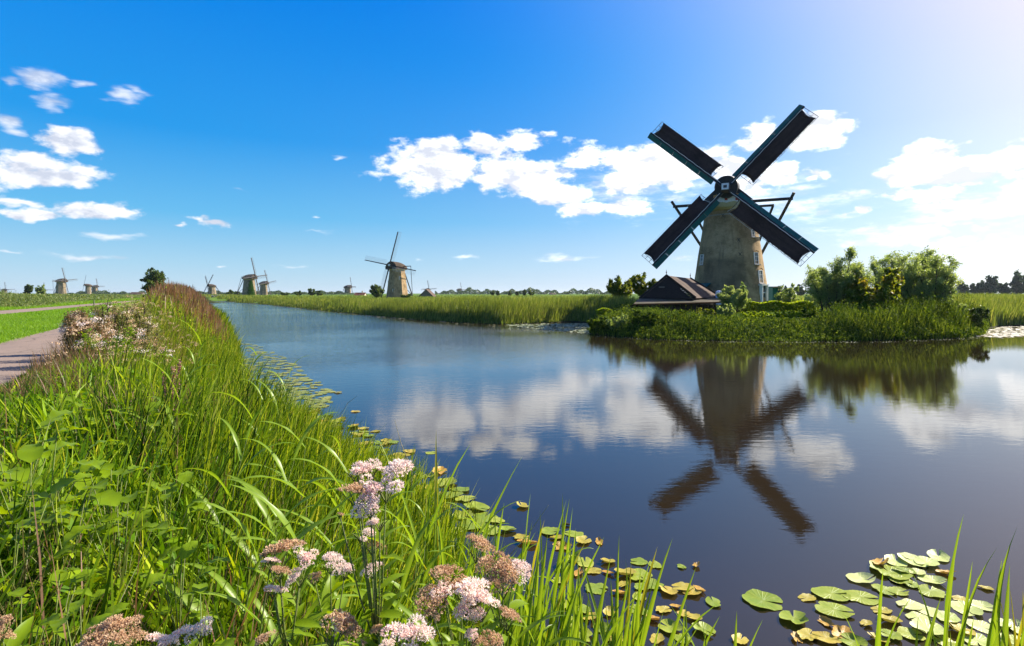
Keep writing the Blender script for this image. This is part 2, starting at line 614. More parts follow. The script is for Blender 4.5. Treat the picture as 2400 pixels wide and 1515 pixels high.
plain_mat('duckweed_flat', (.2,.24,.07), (.3,.3,.15), 3)
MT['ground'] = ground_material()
MT['path'] = path_material()
MT['water'] = water_material()

# ================================================================== terrain
DV = np.array([-0.502, 0.865])     # the canal runs this way (s)
NV = np.array([0.865, 0.502])      # and n is measured across it


def G(px, py, z=0.0):
    """point of the plane z=const seen at a pixel"""
    Y = (EYE - z) * F / (py - HY)
    return ((px - 1200) / F * Y, Y)


def XY(px, D):
    return ((px - 1200) / F * D, D)


def ZP(py, D):
    return EYE + (HY - py) / F * D


SHN = [(-80, 6), (-10, 5), (-4, 4.0), (0, 2.6), (3, 2.5), (5, 2.6), (8, 2.95), (10, 2.75), (11.4, 1.8), (13.5, 1.0), (17, .7), (20, 1.1), (25, 1.5), (40, 2.1), (70, 3.0), (120, 2.5), (200, -3), (400, -18)]


def shore_n(s):
    return np.interp(s, [a for a, b in SHN], [b for a, b in SHN])


left_shore = []
for s_ in [-80, -10, -6, -4, -2] + list(np.arange(0, 40, 1.0)) + list(np.arange(40, 120, 4)) + list(range(120, 401, 20)):
    n_ = float(shore_n(s_)) + 0.12 * math.sin(s_ * 1.9) + 0.08 * math.sin(s_ * 4.3 + 1)
    p = DV * s_ + NV * n_
    left_shore.append((p[0], p[1]))
right_px = [(448, 699), (500, 704), (560, 709.5), (600, 712), (650, 717), (700, 722), (780, 730), (860, 738), (930, 744.5), (1000, 750),
            (1090, 756.5), (1180, 760), (1270, 757.5), (1335, 755), (1392, 757), (1392, 768), (1384, 783), (1450, 790), (1550, 796),
            (1640, 798), (1700, 799), (1800, 801), (1900, 801), (2000, 800), (2150, 797), (2250, 793),
            (2305, 786), (2306, 772), (2345, 765), (2400, 763), (2600, 760)]
right_shore = [G(a, b) for a, b in right_px]
WPOLY = np.array(left_shore + right_shore + [(140, 60), (140, -80)], float)


def sdist(P):
    """distance to the water's edge: positive on land"""
    P = np.asarray(P, float).reshape(-1, 2)
    res = np.empty(len(P))
    A = WPOLY
    B = np.roll(WPOLY, -1, 0)
    for i0 in range(0, len(P), 20000):
        q = P[i0:i0 + 20000]
        d2 = np.full(len(q), 1e18)
        ins = np.zeros(len(q), bool)
        for a, b in zip(A, B):
            ab = b - a
            t = np.clip(((q - a) @ ab) / (ab @ ab + 1e-12), 0, 1)
            dd = q - (a + t[:, None] * ab)
            d2 = np.minimum(d2, (dd ** 2).sum(1))
            c = (a[1] > q[:, 1]) != (b[1] > q[:, 1])
            xi = a[0] + (q[:, 1] - a[1]) / (b[1] - a[1] + 1e-12) * ab[0]
            ins ^= c & (q[:, 0] < xi)
        res[i0:i0 + 20000] = np.sqrt(d2) * np.where(ins, -1, 1)
    return res


def smooth(x, a, b):
    t = np.clip((x - a) / (b - a), 0, 1)
    return t * t * (3 - 2 * t)


MILLC = XY(1710, 73.0)


def gz(P, d=None):
    P = np.asarray(P, float).reshape(-1, 2)
    if d is None:
        d = sdist(P)
    n = P @ NV
    s = P @ DV
    left = n < shore_n(s) + 6
    zl = 1.9 * smooth(d, -0.1, 3.3)
    r2 = (P[:, 0] - MILLC[0]) ** 2 + (P[:, 1] - MILLC[1]) ** 2
    zr = 1.15 * smooth(d, -0.1, 4.0) + 0.95 * np.exp(-r2 / 17.0 ** 2)
    far = smooth(P[:, 1], 150, 600)
    zr = zr * (1 - far) + 1.8 * far * smooth(d, -.1, 4)
    z = np.where(left, zl, zr)
    z += 0.05 * np.sin(P[:, 0] * .9 + 1.3) * np.sin(P[:, 1] * .7) * smooth(d, 1, 5) * (~left | (n > -1.5))
    # the dyke top is level along the path
    return np.where(d > -0.1, z, np.maximum(-1.2, d * 0.55))


def gz1(x, y):
    return float(gz([(x, y)])[0])


def ground_sheet():
    xs = np.concatenate([-np.geomspace(90, 5000, 26)[::-1], np.linspace(-88, 88, 221), np.geomspace(90, 5000, 26)])
    ys = np.concatenate([-np.geomspace(10, 1500, 16)[::-1], np.linspace(-9, 110, 200), np.geomspace(112, 7000, 46)])
    # extra rows near the eye
    xs = np.unique(np.concatenate([xs, np.linspace(-12, 10, 90)]))
    ys = np.unique(np.concatenate([ys, np.linspace(-2, 22, 90)]))
    X, Y = np.meshgrid(xs, ys)
    P = np.stack([X.ravel(), Y.ravel()], 1)
    z = gz(P)
    nx, ny = len(xs), len(ys)
    i = np.arange(nx - 1)
    j = np.arange(ny - 1)
    I, J = np.meshgrid(i, j)
    a = (J * nx + I).ravel()
    q = np.stack([a, a + 1, a + 1 + nx, a + nx], 1)
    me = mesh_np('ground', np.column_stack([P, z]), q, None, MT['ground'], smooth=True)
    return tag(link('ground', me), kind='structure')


ground_sheet()


def water_sheet():
    V = [(-420, -120, 0), (200, -120, 0), (200, 460, 0), (-420, 460, 0)]
    # subdivide coarsely so that the sheet stays one clean plane just inside the banks
    me = mesh_np('water', V, [(0, 1, 2, 3)], None, MT['water'])
    tag(link('water', me), kind='structure')


water_sheet()


def ribbon(name, near, far_, mat, lift=0.012):
    """path between two edge polylines given in world xy"""
    k = 60
    def res(pl):
        pl = np.array(pl, float)
        t = np.r_[0, np.cumsum(np.hypot(*np.diff(pl, axis=0).T))]
        u = np.linspace(0, t[-1], k)
        return np.stack([np.interp(u, t, pl[:, 0]), np.interp(u, t, pl[:, 1])], 1)
    A, B = res(near), res(far_)
    m_ = 7
    rows = [A + (B - A) * (i / (m_ - 1)) for i in range(m_)]
    P = np.concatenate(rows)
    camb = np.repeat([0.0 + 0.03 * math.sin(math.pi * i / (m_ - 1)) for i in range(m_)], k)
    z = gz(P) + lift + camb
    q = [(i * k + j, i * k + j + 1, (i + 1) * k + j + 1, (i + 1) * k + j) for i in range(m_ - 1) for j in range(k - 1)]
    return tag(link(name, mesh_np(name, np.column_stack([P, z]), q, None, mat, smooth=True)), kind='structure')


def sn(s, n):
    p = DV * s + NV * n
    return (p[0], p[1])


PATH_IN, PATH_OUT = -2.75, -5.25
near_e = [sn(s, PATH_IN + .10 * math.sin(s * .8) + .05 * math.sin(s * 2.3)) for s in np.arange(-30, 60, 1.0)] + [sn(s, PATH_IN) for s in (90, 140, 300)]
far_e = [sn(s, PATH_OUT + .08 * math.sin(s * .6 + 1) + .04 * math.sin(s * 2.9)) for s in np.arange(-30, 60, 1.0)] + [sn(s, PATH_OUT) for s in (90, 140, 300)]
ribbon('path', near_e, far_e, MT['path'])
ZL = 1.9
lane_near = [G(-500, 752, ZL), G(-200, 747, ZL), G(0, 738, ZL), G(90, 729.5, ZL), (G(200, 718.5, ZL)), G(262, 713, ZL), G(330, 706, ZL), G(390, 700, ZL)]
lane_far = [G(-500, 737, ZL), G(-200, 735, ZL), G(0, 729, ZL), G(90, 722.5, ZL), (G(200, 713.5, ZL)), G(262, 709.0, ZL), G(330, 703.5, ZL), G(390, 698, ZL)]
ribbon('lane', lane_near, lane_far, MT['path'], .02)

# ================================================================== vegetation
class Blades:
    """many grass blades joined into one mesh (stuff)"""
    def __init__(s):
        s.V, s.Q, s.T, s.R, s.n = [], [], [], [], 0

    def add(s, P, z, h, w, lean, curl, az=None, K=3, rnd=None, face=None):
        """P (N,2) base, z base height, h length, w width, lean = initial tilt (rad), curl = extra tilt at the tip"""
        N = len(P)
        if N == 0: return
        az = rng.uniform(0, 2 * math.pi, N) if az is None else az
        fa = rng.uniform(0, math.pi, N) if face is None else face
        rnd = rng.random(N) if rnd is None else rnd
        dx, dy = np.cos(az), np.sin(az)
        wx, wy = np.cos(fa), np.sin(fa)
        pos = np.column_stack([P, z]).astype(float)
        pts = [pos.copy()]
        seg = h / K
        for k in range(K):
            th = lean + curl * ((k + .5) / K) ** 1.5
            sh, ch = np.sin(th), np.cos(th)
            pos = pos + np.stack([dx * sh * seg, dy * sh * seg, ch * seg], 1)
            pts.append(pos.copy())
        cols = []
        for k in range(K):
            t = k / K
            ww = w * (0.75 + 0.5 * t) * (1 - t ** 2.2) if k else w * .7
            off = np.stack([wx * ww / 2, wy * ww / 2, np.zeros(N)], 1)
            cols += [pts[k] - off, pts[k] + off]
        cols.append(pts[K])
        M = 2 * K + 1
        V = np.stack(cols, 1)                       # N, M, 3
        base = s.n + np.arange(N)[:, None] * M
        for k in range(K - 1):
            s.Q.append(np.concatenate([base + 2 * k, base + 2 * k + 1, base + 2 * k + 3, base + 2 * k + 2], 1))
        s.T.append(np.concatenate([base + 2 * K - 2, base + 2 * K - 1, base + 2 * K], 1))
        s.V.append(V.reshape(-1, 3))
        s.R.append(np.repeat(rnd, M))
        s.n += N * M

    def build(s, name, mat, label, cat, parent=None, kind='stuff'):
        me = mesh_np(name, np.concatenate(s.V), np.concatenate(s.Q) if s.Q else None, np.concatenate(s.T), mat, np.concatenate(s.R))
        o = link(name, me, parent)
        return tag(o, label, cat, kind=kind) if parent is None else o


def leaf_cards(P, size, aspect=0.5, rnd=None, up=0.0, N=None):
    """diamond leaves at points; returns V, Q, R"""
    n = len(P)
    if N is None:
        N = rng.normal(size=(n, 3))
    N[:, 2] += up
    N /= np.linalg.norm(N, axis=1)[:, None] + 1e-9
    a = rng.normal(size=(n, 3))
    U = np.cross(N, a)
    U /= np.linalg.norm(U, axis=1)[:, None] + 1e-9
    W = np.cross(N, U)
    sz = size * rng.uniform(.6, 1.3, n) if np.isscalar(size) else size
    u = U * (sz / 2)[:, None]
    w = W * (sz * aspect / 2)[:, None]
    V = np.stack([P - u, P + w * 1.0 - u * .1, P + u, P - w - u * .1], 1).reshape(-1, 3)
    Q = (np.arange(n)[:, None] * 4 + np.arange(4)[None, :])
    R = np.repeat(rng.random(n) if rnd is None else rnd, 4)
    return V, Q, R


def scatter_sn(N, s0, s1, n0, n1):
    s = rng.uniform(s0, s1, N)
    n = rng.uniform(n0, n1, N)
    return s, n, s[:, None] * DV + n[:, None] * NV


def view_keep(P, margin=0.12):
    """keep what the photograph's camera (or one a step aside) can see"""
    a = P[:, 0] / np.maximum(P[:, 1], 0.01)
    return (P[:, 1] > -0.4) & (np.abs(P[:, 0]) < P[:, 1] * (1200 / F + margin) + 1.6)


def clump(P, amp=0.5, sc=1.0):
    """cheap smooth noise 0..1"""
    x, y = P[:, 0] * sc, P[:, 1] * sc
    v = (np.sin(x * 1.3 + 2.1 * np.sin(y * .7)) + np.sin(y * 1.7 + 1.6 * np.sin(x * .9 + 1)) + np.sin((x + y) * 2.9 + 1.3) * .5 + np.sin((x - y) * 4.1) * .4)
    return v / 5.8 + .5


def bank_grass():
    # --- the grassy bank round the eye: tangled meadow grass
    b = Blades()
    for (dens, d0, d1, hh, ww, K) in ((1900, 0.0, 4.2, .46, .012, 5), (1150, 4.2, 8.0, .50, .015, 4), (700, 8, 14, .52, .017, 3), (330, 14, 26, .55, .027, 3)):
        A = 2 * 1.35 * d1 * d1
        N = int(dens * (11.0 * (d1 - d0) + 6))
        s, n, P = scatter_sn(N, -3, d1 * 1.1, -2.6, 4.2)
        D = np.hypot(P[:, 0], P[:, 1])
        sh = shore_n(s)
        k = (D >= d0) & (D < d1) & (n < sh + .1) & view_keep(P) & (D > .75)
        k &= rng.random(N) < np.where(D < 3, .9, 1)
        P, n, s, sh, D = P[k], n[k], s[k], sh[k], D[k]
        c = clump(P, sc=1.4)
        k2 = rng.random(len(P)) < .45 + .8 * c
        P, n, s, sh, c, D = P[k2], n[k2], s[k2], sh[k2], c[k2], D[k2]
        z = gz(P) - .02
        N = len(P)
        h = hh * rng.uniform(.55, 1.35, N) * (.65 + .7 * c)
        # lower at the path's verge, keeps the path in sight
        h *= .38 + .62 * smooth(n, -2.6, -1.2)
        az0 = 2.6 + 1.6 * (clump(P + 7.3, sc=.8) - .5) * 2
        az = np.where(rng.random(N) < .6, az0 + rng.normal(0, .8, N), rng.uniform(0, 6.28, N))
        lean = np.abs(rng.normal(.25, .22, N))
        curl = np.abs(rng.normal(.75, .45, N))
        face = np.where(rng.random(N) < .6, rng.normal(0, .7, N), rng.uniform(0, 3.14, N))
        b.add(P, z, h, ww * rng.uniform(.6, 1.5, N), lean, curl, az, K, np.clip(rng.random(N) ** 1.3 * .8 + .25 * (c - .5), 0, 1), face)
    # wider arching blades in tussocks
    N = 52000
    s, n, P = scatter_sn(N, -2, 13, -2.3, 3)
    D = np.hypot(P[:, 0], P[:, 1])
    tc = clump(P + 3.1, sc=3.3)
    k = (n < shore_n(s)) & view_keep(P) & (D > .9) & (rng.random(N) < smooth(tc, .52, .75) * np.clip(1.8 / np.sqrt(D), 0, 1))
    P, D, tc, n = P[k], D[k], tc[k], n[k]
    N = len(P)
    az0 = 2.4 + 5 * (clump(P + 1.3, sc=.9) - .5)
    b.add(P, gz(P) - .02, rng.uniform(.35, .85, N) * (.5 + .5 * smooth(n, -2.3, -1.2)), .024 * rng.uniform(.5, 1.5, N) * (1 + D * .06), np.abs(rng.normal(.35, .2, N)), np.abs(rng.normal(.95, .4, N)),
          az0 + rng.normal(0, .7, N), 5, np.clip(.35 + rng.random(N) * .6, 0, 1), rng.normal(0, .8, N))
    b.build('meadow_grass', MT['grass_near'], 'tangled bright green meadow grass covering the near bank', 'grass')

    # small herb leaves between the blades
    N = 52000
    s, n, P = scatter_sn(N, -2, 16, -2.5, 2.6)
    D = np.hypot(P[:, 0], P[:, 1])
    hc = clump(P + 11.7, sc=2.1)
    k = (n < shore_n(s) - .2) & view_keep(P) & (D > .8) & (rng.random(N) < smooth(hc, .45, .68))
    P, D, hc, n = P[k], D[k], hc[k], n[k]
    N = len(P)
    zz = gz(P) + rng.random(N) ** .6 * (.2 + .38 * hc) * (.4 + .6 * smooth(n, -2.6, -1.4))
    v_, q_, r_ = leaf_cards(np.column_stack([P, zz]), rng.uniform(.026, .085, N) * (1 + .06 * D), .6, np.clip(rng.random(N) * .5 + .3, 0, 1), up=1.1)
    tag(link('meadow_herbs', mesh_np('meadow_herbs', v_, q_, None, MT['grass_near'], r_)), 'small leaved green herbs growing among the near meadow grass', 'herbs', kind='stuff')

    # dead stems and seed heads
    b = Blades()
    N = 20000
    s, n, P = scatter_sn(N, -1, 22, -2.4, 3)
    D = np.hypot(P[:, 0], P[:, 1])
    k = (n < shore_n(s)) & view_keep(P) & (D > 1.2) & (rng.random(N) < smooth(clump(P + 5, sc=1.3), .35, .7))
    P, D, n = P[k], D[k], n[k]
    N = len(P)
    h = rng.uniform(.35, .95, N) * (.5 + .5 * smooth(n, -2.4, -1.2))
    b.add(P, gz(P) - .02, h, .006 * (1 + .12 * D) * rng.uniform(.6, 1.5, N), np.abs(rng.normal(.2, .2, N)), np.abs(rng.normal(.4, .4, N)), None, 3)
    b.build('dead_stems', MT['grass_brown'], 'brown dead stems scattered through the near bank grass', 'dead grass')
    # tall dusty weeds mixing with the bushes by the path
    b = Blades()
    N = 15000
    s, n, P = scatter_sn(N, 9.5, 24, -2.55, .6)
    k = (rng.random(N) < smooth(clump(P + 2, sc=1.6), .3, .65)) & (n < shore_n(s))
    P, s, n = P[k], s[k], n[k]
    N = len(P)
    h = np.interp(s, [9.5, 12, 14, 24], [.35, .8, 1.15, 1.5]) * rng.uniform(.55, 1.12, N) * (.55 + .45 * smooth(n, -2.55, -1.6)) * (1 - .3 * smooth(n, -.6, .6))
    b.add(P, gz(P) - .03, h, .013 * rng.uniform(.6, 1.5, N), np.abs(rng.normal(.12, .12, N)), np.abs(rng.normal(.35, .3, N)), None, 4, rng.random(N))
    b.build('dusty_weeds', MT['grass_brown'], 'tall dusty brown weed stems standing between path and canal', 'weeds')
    i = rng.choice(np.nonzero((n > -2.2) & (s > 11.5))[0], 420)
    LP = []
    for q in i:
        LP.append(np.array([P[q, 0], P[q, 1], gz1(*P[q]) + h[q]]) + rng.normal(0, 1, (22, 3)) * np.array([.035, .035, .018]))
    LP = np.concatenate(LP)
    v_, q_, r_ = leaf_cards(LP, .024, .8, up=.4)
    tag(link('weed_flowers', mesh_np('weed_flowers', v_, q_, None, MT['flower_tan'], r_)), 'faded sandy pink flowers topping the dusty weeds', 'flowers', kind='stuff')

    # --- upright reed grass along the waterline
    b = Blades()
    for (dens, s0, s1, ww, K) in ((900, 1.0, 6, .013, 5), (620, 6, 12, .016, 4), (400, 12, 24, .024, 3), (170, 24, 48, .045, 3), (70, 48, 110, .09, 2), (25, 110, 230, .2, 2)):
        N = int(dens * (s1 - s0) * 5)
        s, n, P = scatter_sn(N, s0, s1, -1.2, 4.3)
        sh = shore_n(s)
        dd = sh - n
        k = (dd > -.35) & view_keep(P)
        pr = smooth(dd, 4.2, 1.2) * np.where(dd < 0, .35, 1) * np.interp(s, [2, 5, 8], [.35, .55, 1])
        k &= rng.random(N) < pr
        P, n, s, dd = P[k], n[k], s[k], dd[k]
        N = len(P)
        c = clump(P, sc=1.1)
        k = rng.random(N) < .5 + .6 * c
        P, n, s, dd, c = P[k], n[k], s[k], dd[k], c[k]
        N = len(P)
        z = np.maximum(gz(P), -.12) - .02
        hb = np.interp(s, [1, 4, 7, 10, 14, 18, 26, 40, 70, 200], [.60, .85, 1.0, 1.0, .95, 1.0, 1.15, 1.25, 1.5, 1.6])
        h = hb * rng.uniform(.6, 1.25, N) * (.78 + .4 * c)
        az = rng.normal(.35, 1.1, N)
        lean = np.abs(rng.normal(.10, .10, N))
        curl = np.abs(rng.normal(.40, .35, N))
        face = np.where(rng.random(N) < .6, rng.normal(0, .6, N), rng.uniform(0, 3.14, N))
        b.add(P, z, h, ww * rng.uniform(.6, 1.5, N), lean, curl, az, K, rng.random(N) ** 1.1 * .9, face)
    b.build('shore_grass', MT['grass_shore'], 'upright reed grass crowding the left waterline', 'reed grass')

    # --- tall herb hedge on the dyke between path and canal, from s=12 on
    b = Blades()
    V, Q, R, nv = [], [], [], 0
    b2 = Blades()
    for (dens, s0, s1, ww, K) in ((330, 13, 26, .022, 3), (190, 26, 45, .04, 3), (80, 45, 90, .08, 2), (22, 90, 260, .22, 2)):
        N = int(dens * (s1 - s0) * 5.4)
        s, n, P = scatter_sn(N, s0, s1, -2.5, 2.6)
        k = (n < shore_n(s)) & view_keep(P)
        P, n, s = P[k], n[k], s[k]
        N = len(P)
        z = gz(P) - .03
        c = clump(P, sc=.7)
        top = np.interp(s, [13, 18, 24, 32, 45, 70, 120, 260], [.6, .95, 1.45, 1.8, 2.0, 2.1, 2.15, 2.15])
        prof = smooth(n, -2.6, -1.5) * (1 - .45 * smooth(n, .6, 2.6))
        h = top * prof * rng.uniform(.55, 1.12, N) * (.72 + .5 * c)
        # reddish seed heads on the far half
        redp = smooth(s, 25, 40) * .85
        red = rng.random(N) < redp * smooth(h / np.maximum(top, .1), .70, .95)
        lean = np.abs(rng.normal(.08, .09, N)); curl = np.abs(rng.normal(.3, .25, N))
        face = np.where(rng.random(N) < .6, rng.normal(0, .6, N), rng.uniform(0, 3.14, N))
        az = rng.uniform(0, 6.28, N)
        g_ = ~red
        b.add(P[g_], z[g_], h[g_], (ww * rng.uniform(.6, 1.6, N))[g_], lean[g_], curl[g_], az[g_], K, rng.random(N)[g_], face[g_])
        b2.add(P[red], z[red] + h[red] * .45, h[red] * .65, (ww * 1.3 * rng.uniform(.6, 1.6, N))[red], lean[red], curl[red] * .6, az[red], K, rng.random(N)[red] * .6 + .4, face[red])
        # leaves
        Nl = int(N * .8)
        i = rng.integers(0, N, Nl)
        zz = z[i] + h[i] * rng.uniform(.25, .95, Nl)
        LP = np.column_stack([P[i] + rng.normal(0, .05, (Nl, 2)), zz])
        v_, q_, r_ = leaf_cards(LP, np.full(Nl, ww * 2.6) * rng.uniform(.6, 1.4, Nl), .5, up=.4)
        V.append(v_); Q.append(q_ + nv); R.append(r_); nv += len(v_)
    b.build('dyke_grass', MT['grass_shore'], 'tall rough grass between the path and the canal', 'grass')
    b2.build('dock_stalks', MT['grass_brown'], 'rusty red seed stalks crowning the far bank hedge', 'dock')
    me = mesh_np('dyke_herbs', np.concatenate(V), np.concatenate(Q), None, MT['grass_near'], np.concatenate(R))
    tag(link('dyke_herbs', me), 'leafy green herbs woven through the dyke grass', 'herbs', kind='stuff')


def lawns():
    b = Blades()
    # grass left of the path and round the lane
    for (dens, y0, y1, ww, hh, K) in ((420, 8, 22, .014, .10, 2), (170, 22, 40, .026, .12, 1), (55, 40, 75, .05, .14, 1), (12, 75, 180, .12, .2, 1)):
        N = int(dens * (y1 - y0) * (y1 + 6) * .62)
        Y = rng.uniform(y0, y1, N)
        X = -rng.uniform(.28, 1.12, N) * Y - 1.0
        P = np.stack([X, Y], 1)
        n = P @ NV
        k = (n < PATH_OUT + rng.random(N) ** 2 * .28) | ((n > PATH_IN - .02) & (n < PATH_IN + .35))
        # keep the lane clear
        py = HY + (EYE - 1.92) * F / Y
        pxx = 1200 + F * X / Y
        nl = np.interp(pxx, [-500, -200, 0, 90, 200, 262, 330, 390], [752, 747, 738, 729.5, 718.5, 713, 706, 700])
        fl = np.interp(pxx, [-500, -200, 0, 90, 200, 262, 330, 390], [737, 735, 729, 722.5, 713.5, 709, 703.5, 698])
        k &= ~((py < nl + .2) & (py > fl + .1))
        P, n = P[k], n[k]
        pyk, flk = py[k], fl[k]
        N = len(P)
        rough = pyk < flk          # beyond the lane the grass is rougher
        h = hh * rng.uniform(.5, 1.3, N) * np.where(rough, 1.5, 1)
        b.add(P, gz(P) - .01, h, ww * rng.uniform(.6, 1.4, N), np.abs(rng.normal(.3, .25, N)), np.abs(rng.normal(.5, .3, N)), None, K)
    b.build('lawn_grass', MT['lawn_blade'], 'short mown grass strip beside the cycle path', 'grass')
    # scrub / tall weeds beyond the lane, to the far left
    b = Blades()
    V, Q, R, nv = [], [], [], 0
    for (N, y0, y1, ww) in ((26000, 62, 110, .10), (22000, 110, 240, .22), (9000, 240, 600, .55)):
        Y = y0 * (y1 / y0) ** rng.random(N)
        X = -rng.uniform(.40, 1.08, N) * Y
        P = np.stack([X, Y], 1)
        pxx = 1200 + F * X / Y
        fl = np.interp(pxx, [-500, -200, 0, 90, 200, 262, 330, 390], [737, 735, 729, 722.5, 713.5, 709, 703.5, 698])
        py = HY + (EYE - 1.92) * F / Y
        k = (py < fl - 3.5) & ((P @ NV) < -9)
        P, pxx, py, fl = P[k], pxx[k], py[k], fl[k]
        N = len(P)
        c = clump(P, sc=.10)
        top = np.interp(pxx, [-200, 0, 60, 120, 200, 300, 420], [1.9, 1.7, 1.4, 1.2, 1.0, .7, .6]) * (.55 + .8 * c)
        top *= np.clip((fl - py - 3) / 9, .15, 1)
        h = top * rng.uniform(.5, 1.1, N)
        z = gz(P)
        b.add(P, z, h, ww * rng.uniform(.6, 1.4, N), np.abs(rng.normal(.15, .15, N)), np.abs(rng.normal(.4, .3, N)), None, 2)
        Nl = N
        i = rng.integers(0, N, Nl)
        LP = np.column_stack([P[i] + rng.normal(0, ww, (Nl, 2)), z[i] + h[i] * rng.uniform(.4, 1, Nl)])
        v_, q_, r_ = leaf_cards(LP, np.full(Nl, ww * 2.2), .6, up=.4)
        V.append(v_); Q.append(q_ + nv); R.append(r_); nv += len(v_)
    b.build('scrub_stalks', MT['meadow_far'], 'tall yellowish weeds beyond the narrow lane', 'weeds')
    me = mesh_np('scrub', np.concatenate(V), np.concatenate(Q), None, MT['meadow_far'], np.concatenate(R))
    tag(link('scrub', me), 'low leafy scrub on the far left field', 'scrub', kind='stuff')


def right_bank():
    b = Blades()
    # dense reed front along the far waterline + reed beds behind
    def put(N, gen, ww, hfun, K=2, dmin=-.2, dmax=1e9, fr=None):
        P = gen(N)
        d = sdist(P)
        k = (d > dmin) & (d < dmax) & ((P @ NV) > shore_n(P @ DV) + 6)
        P, d = P[k], d[k]
        if fr is not None:
            k = rng.random(len(P)) < fr(P, d)
            P, d = P[k], d[k]
        N = len(P)
        c = clump(P, sc=.22)
        h = hfun(P, d) * rng.uniform(.68, 1.12, N) * (.86 + .28 * c)
        b.add(P, np.maximum(gz(P, d), -.1) - .05, h, ww * rng.uniform(.6, 1.5, N), np.abs(rng.normal(.07, .07, N)),
              np.abs(rng.normal(.32, .25, N)), rng.normal(.3, 1.2, N), K, rng.random(N), np.where(rng.random(N) < .6, rng.normal(0, .5, N), rng.uniform(0, 3.14, N)))

    def along(pts, w):
        pts = np.array(pts)
        t = np.r_[0, np.cumsum(np.hypot(*np.diff(pts, axis=0).T))]
        def f(N):
            u = rng.uniform(0, t[-1], N)
            x = np.interp(u, t, pts[:, 0]); y = np.interp(u, t, pts[:, 1])
            return np.stack([x + rng.uniform(-w, w, N), y + rng.uniform(-w * .3, w, N)], 1)
        return f
    hr = lambda P, d: np.interp(P[:, 1], [50, 66, 90, 130, 200, 400], [1.85, 1.85, 1.6, 1.3, 1.1, .95]) * smooth(d, -.6, 1.2)
    A = [G(a, b_) for a, b_ in right_px if 860 <= a <= 1392 and b_ < 765]
    B_ = [G(a, b_) for a, b_ in right_px if 560 <= a <= 860 and b_ < 765]
    put(62000, along(A, 7), .055, hr, 3, -.1, 6.5)
    put(30000, along(B_, 10), .11, hr, 2, -.1, 9)
    put(9000, along([G(448, 699), G(500, 704), G(560, 709.5)], 16), .3, lambda P, d: np.full(len(P), 1.6), 2, .3, 20)
    # reed bed top surface behind
    def box(x0, x1, y0, y1):
        def f(N):
            Y = y0 * (y1 / y0) ** rng.random(N)
            return np.stack([rng.uniform(x0, x1, N) * Y, Y], 1)
        return f
    put(30000, box(-.5, .21, 60, 130), .10, lambda P, d: np.interp(P[:, 1], [60, 130], [1.75, 1.35]), 2, 5)
    put(22000, box(-.52, .21, 130, 420), .22, lambda P, d: np.full(len(P), 1.0), 2, 6)
    # right hand reed field beyond the trees
    put(26000, box(.78, 1.05, 57, 80), .07, lambda P, d: 2.1 + 0 * d, 3, .1)
    put(20000, box(.70, 1.12, 75, 160), .14, lambda P, d: np.full(len(P), 2.3), 2, 3)
    put(9000, box(.25, 1.12, 120, 420), .3, lambda P, d: np.full(len(P), 1.5), 2, 3)
    b.build('reed_bed', MT['reed_right'], 'dense band of tall reeds along the far canal bank', 'reeds')

    # island in front of the mill: rank grass and herbs down to the water
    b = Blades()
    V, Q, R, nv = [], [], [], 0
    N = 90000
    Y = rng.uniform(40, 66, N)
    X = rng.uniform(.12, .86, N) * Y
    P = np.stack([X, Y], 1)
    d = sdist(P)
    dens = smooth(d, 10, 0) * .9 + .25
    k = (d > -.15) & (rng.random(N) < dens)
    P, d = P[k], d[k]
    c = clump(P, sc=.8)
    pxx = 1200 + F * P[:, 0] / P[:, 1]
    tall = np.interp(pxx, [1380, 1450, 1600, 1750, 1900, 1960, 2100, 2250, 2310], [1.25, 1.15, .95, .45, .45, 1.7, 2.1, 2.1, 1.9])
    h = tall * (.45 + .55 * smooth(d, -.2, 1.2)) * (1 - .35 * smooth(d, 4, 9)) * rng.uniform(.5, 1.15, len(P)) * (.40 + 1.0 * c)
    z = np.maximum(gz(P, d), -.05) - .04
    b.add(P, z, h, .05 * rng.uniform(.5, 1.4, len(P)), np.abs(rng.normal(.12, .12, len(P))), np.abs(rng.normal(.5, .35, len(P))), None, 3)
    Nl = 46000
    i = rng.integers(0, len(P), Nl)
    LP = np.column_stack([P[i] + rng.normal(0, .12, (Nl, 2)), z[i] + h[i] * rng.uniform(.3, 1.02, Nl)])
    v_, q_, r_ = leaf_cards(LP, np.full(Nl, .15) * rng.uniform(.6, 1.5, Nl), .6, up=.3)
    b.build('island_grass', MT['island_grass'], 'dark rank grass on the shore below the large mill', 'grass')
    tag(link('island_herbs', mesh_np('island_herbs', v_, q_, None, MT['island_grass'], r_)), 'leafy herbs hanging over the water below the large mill', 'herbs', kind='stuff')


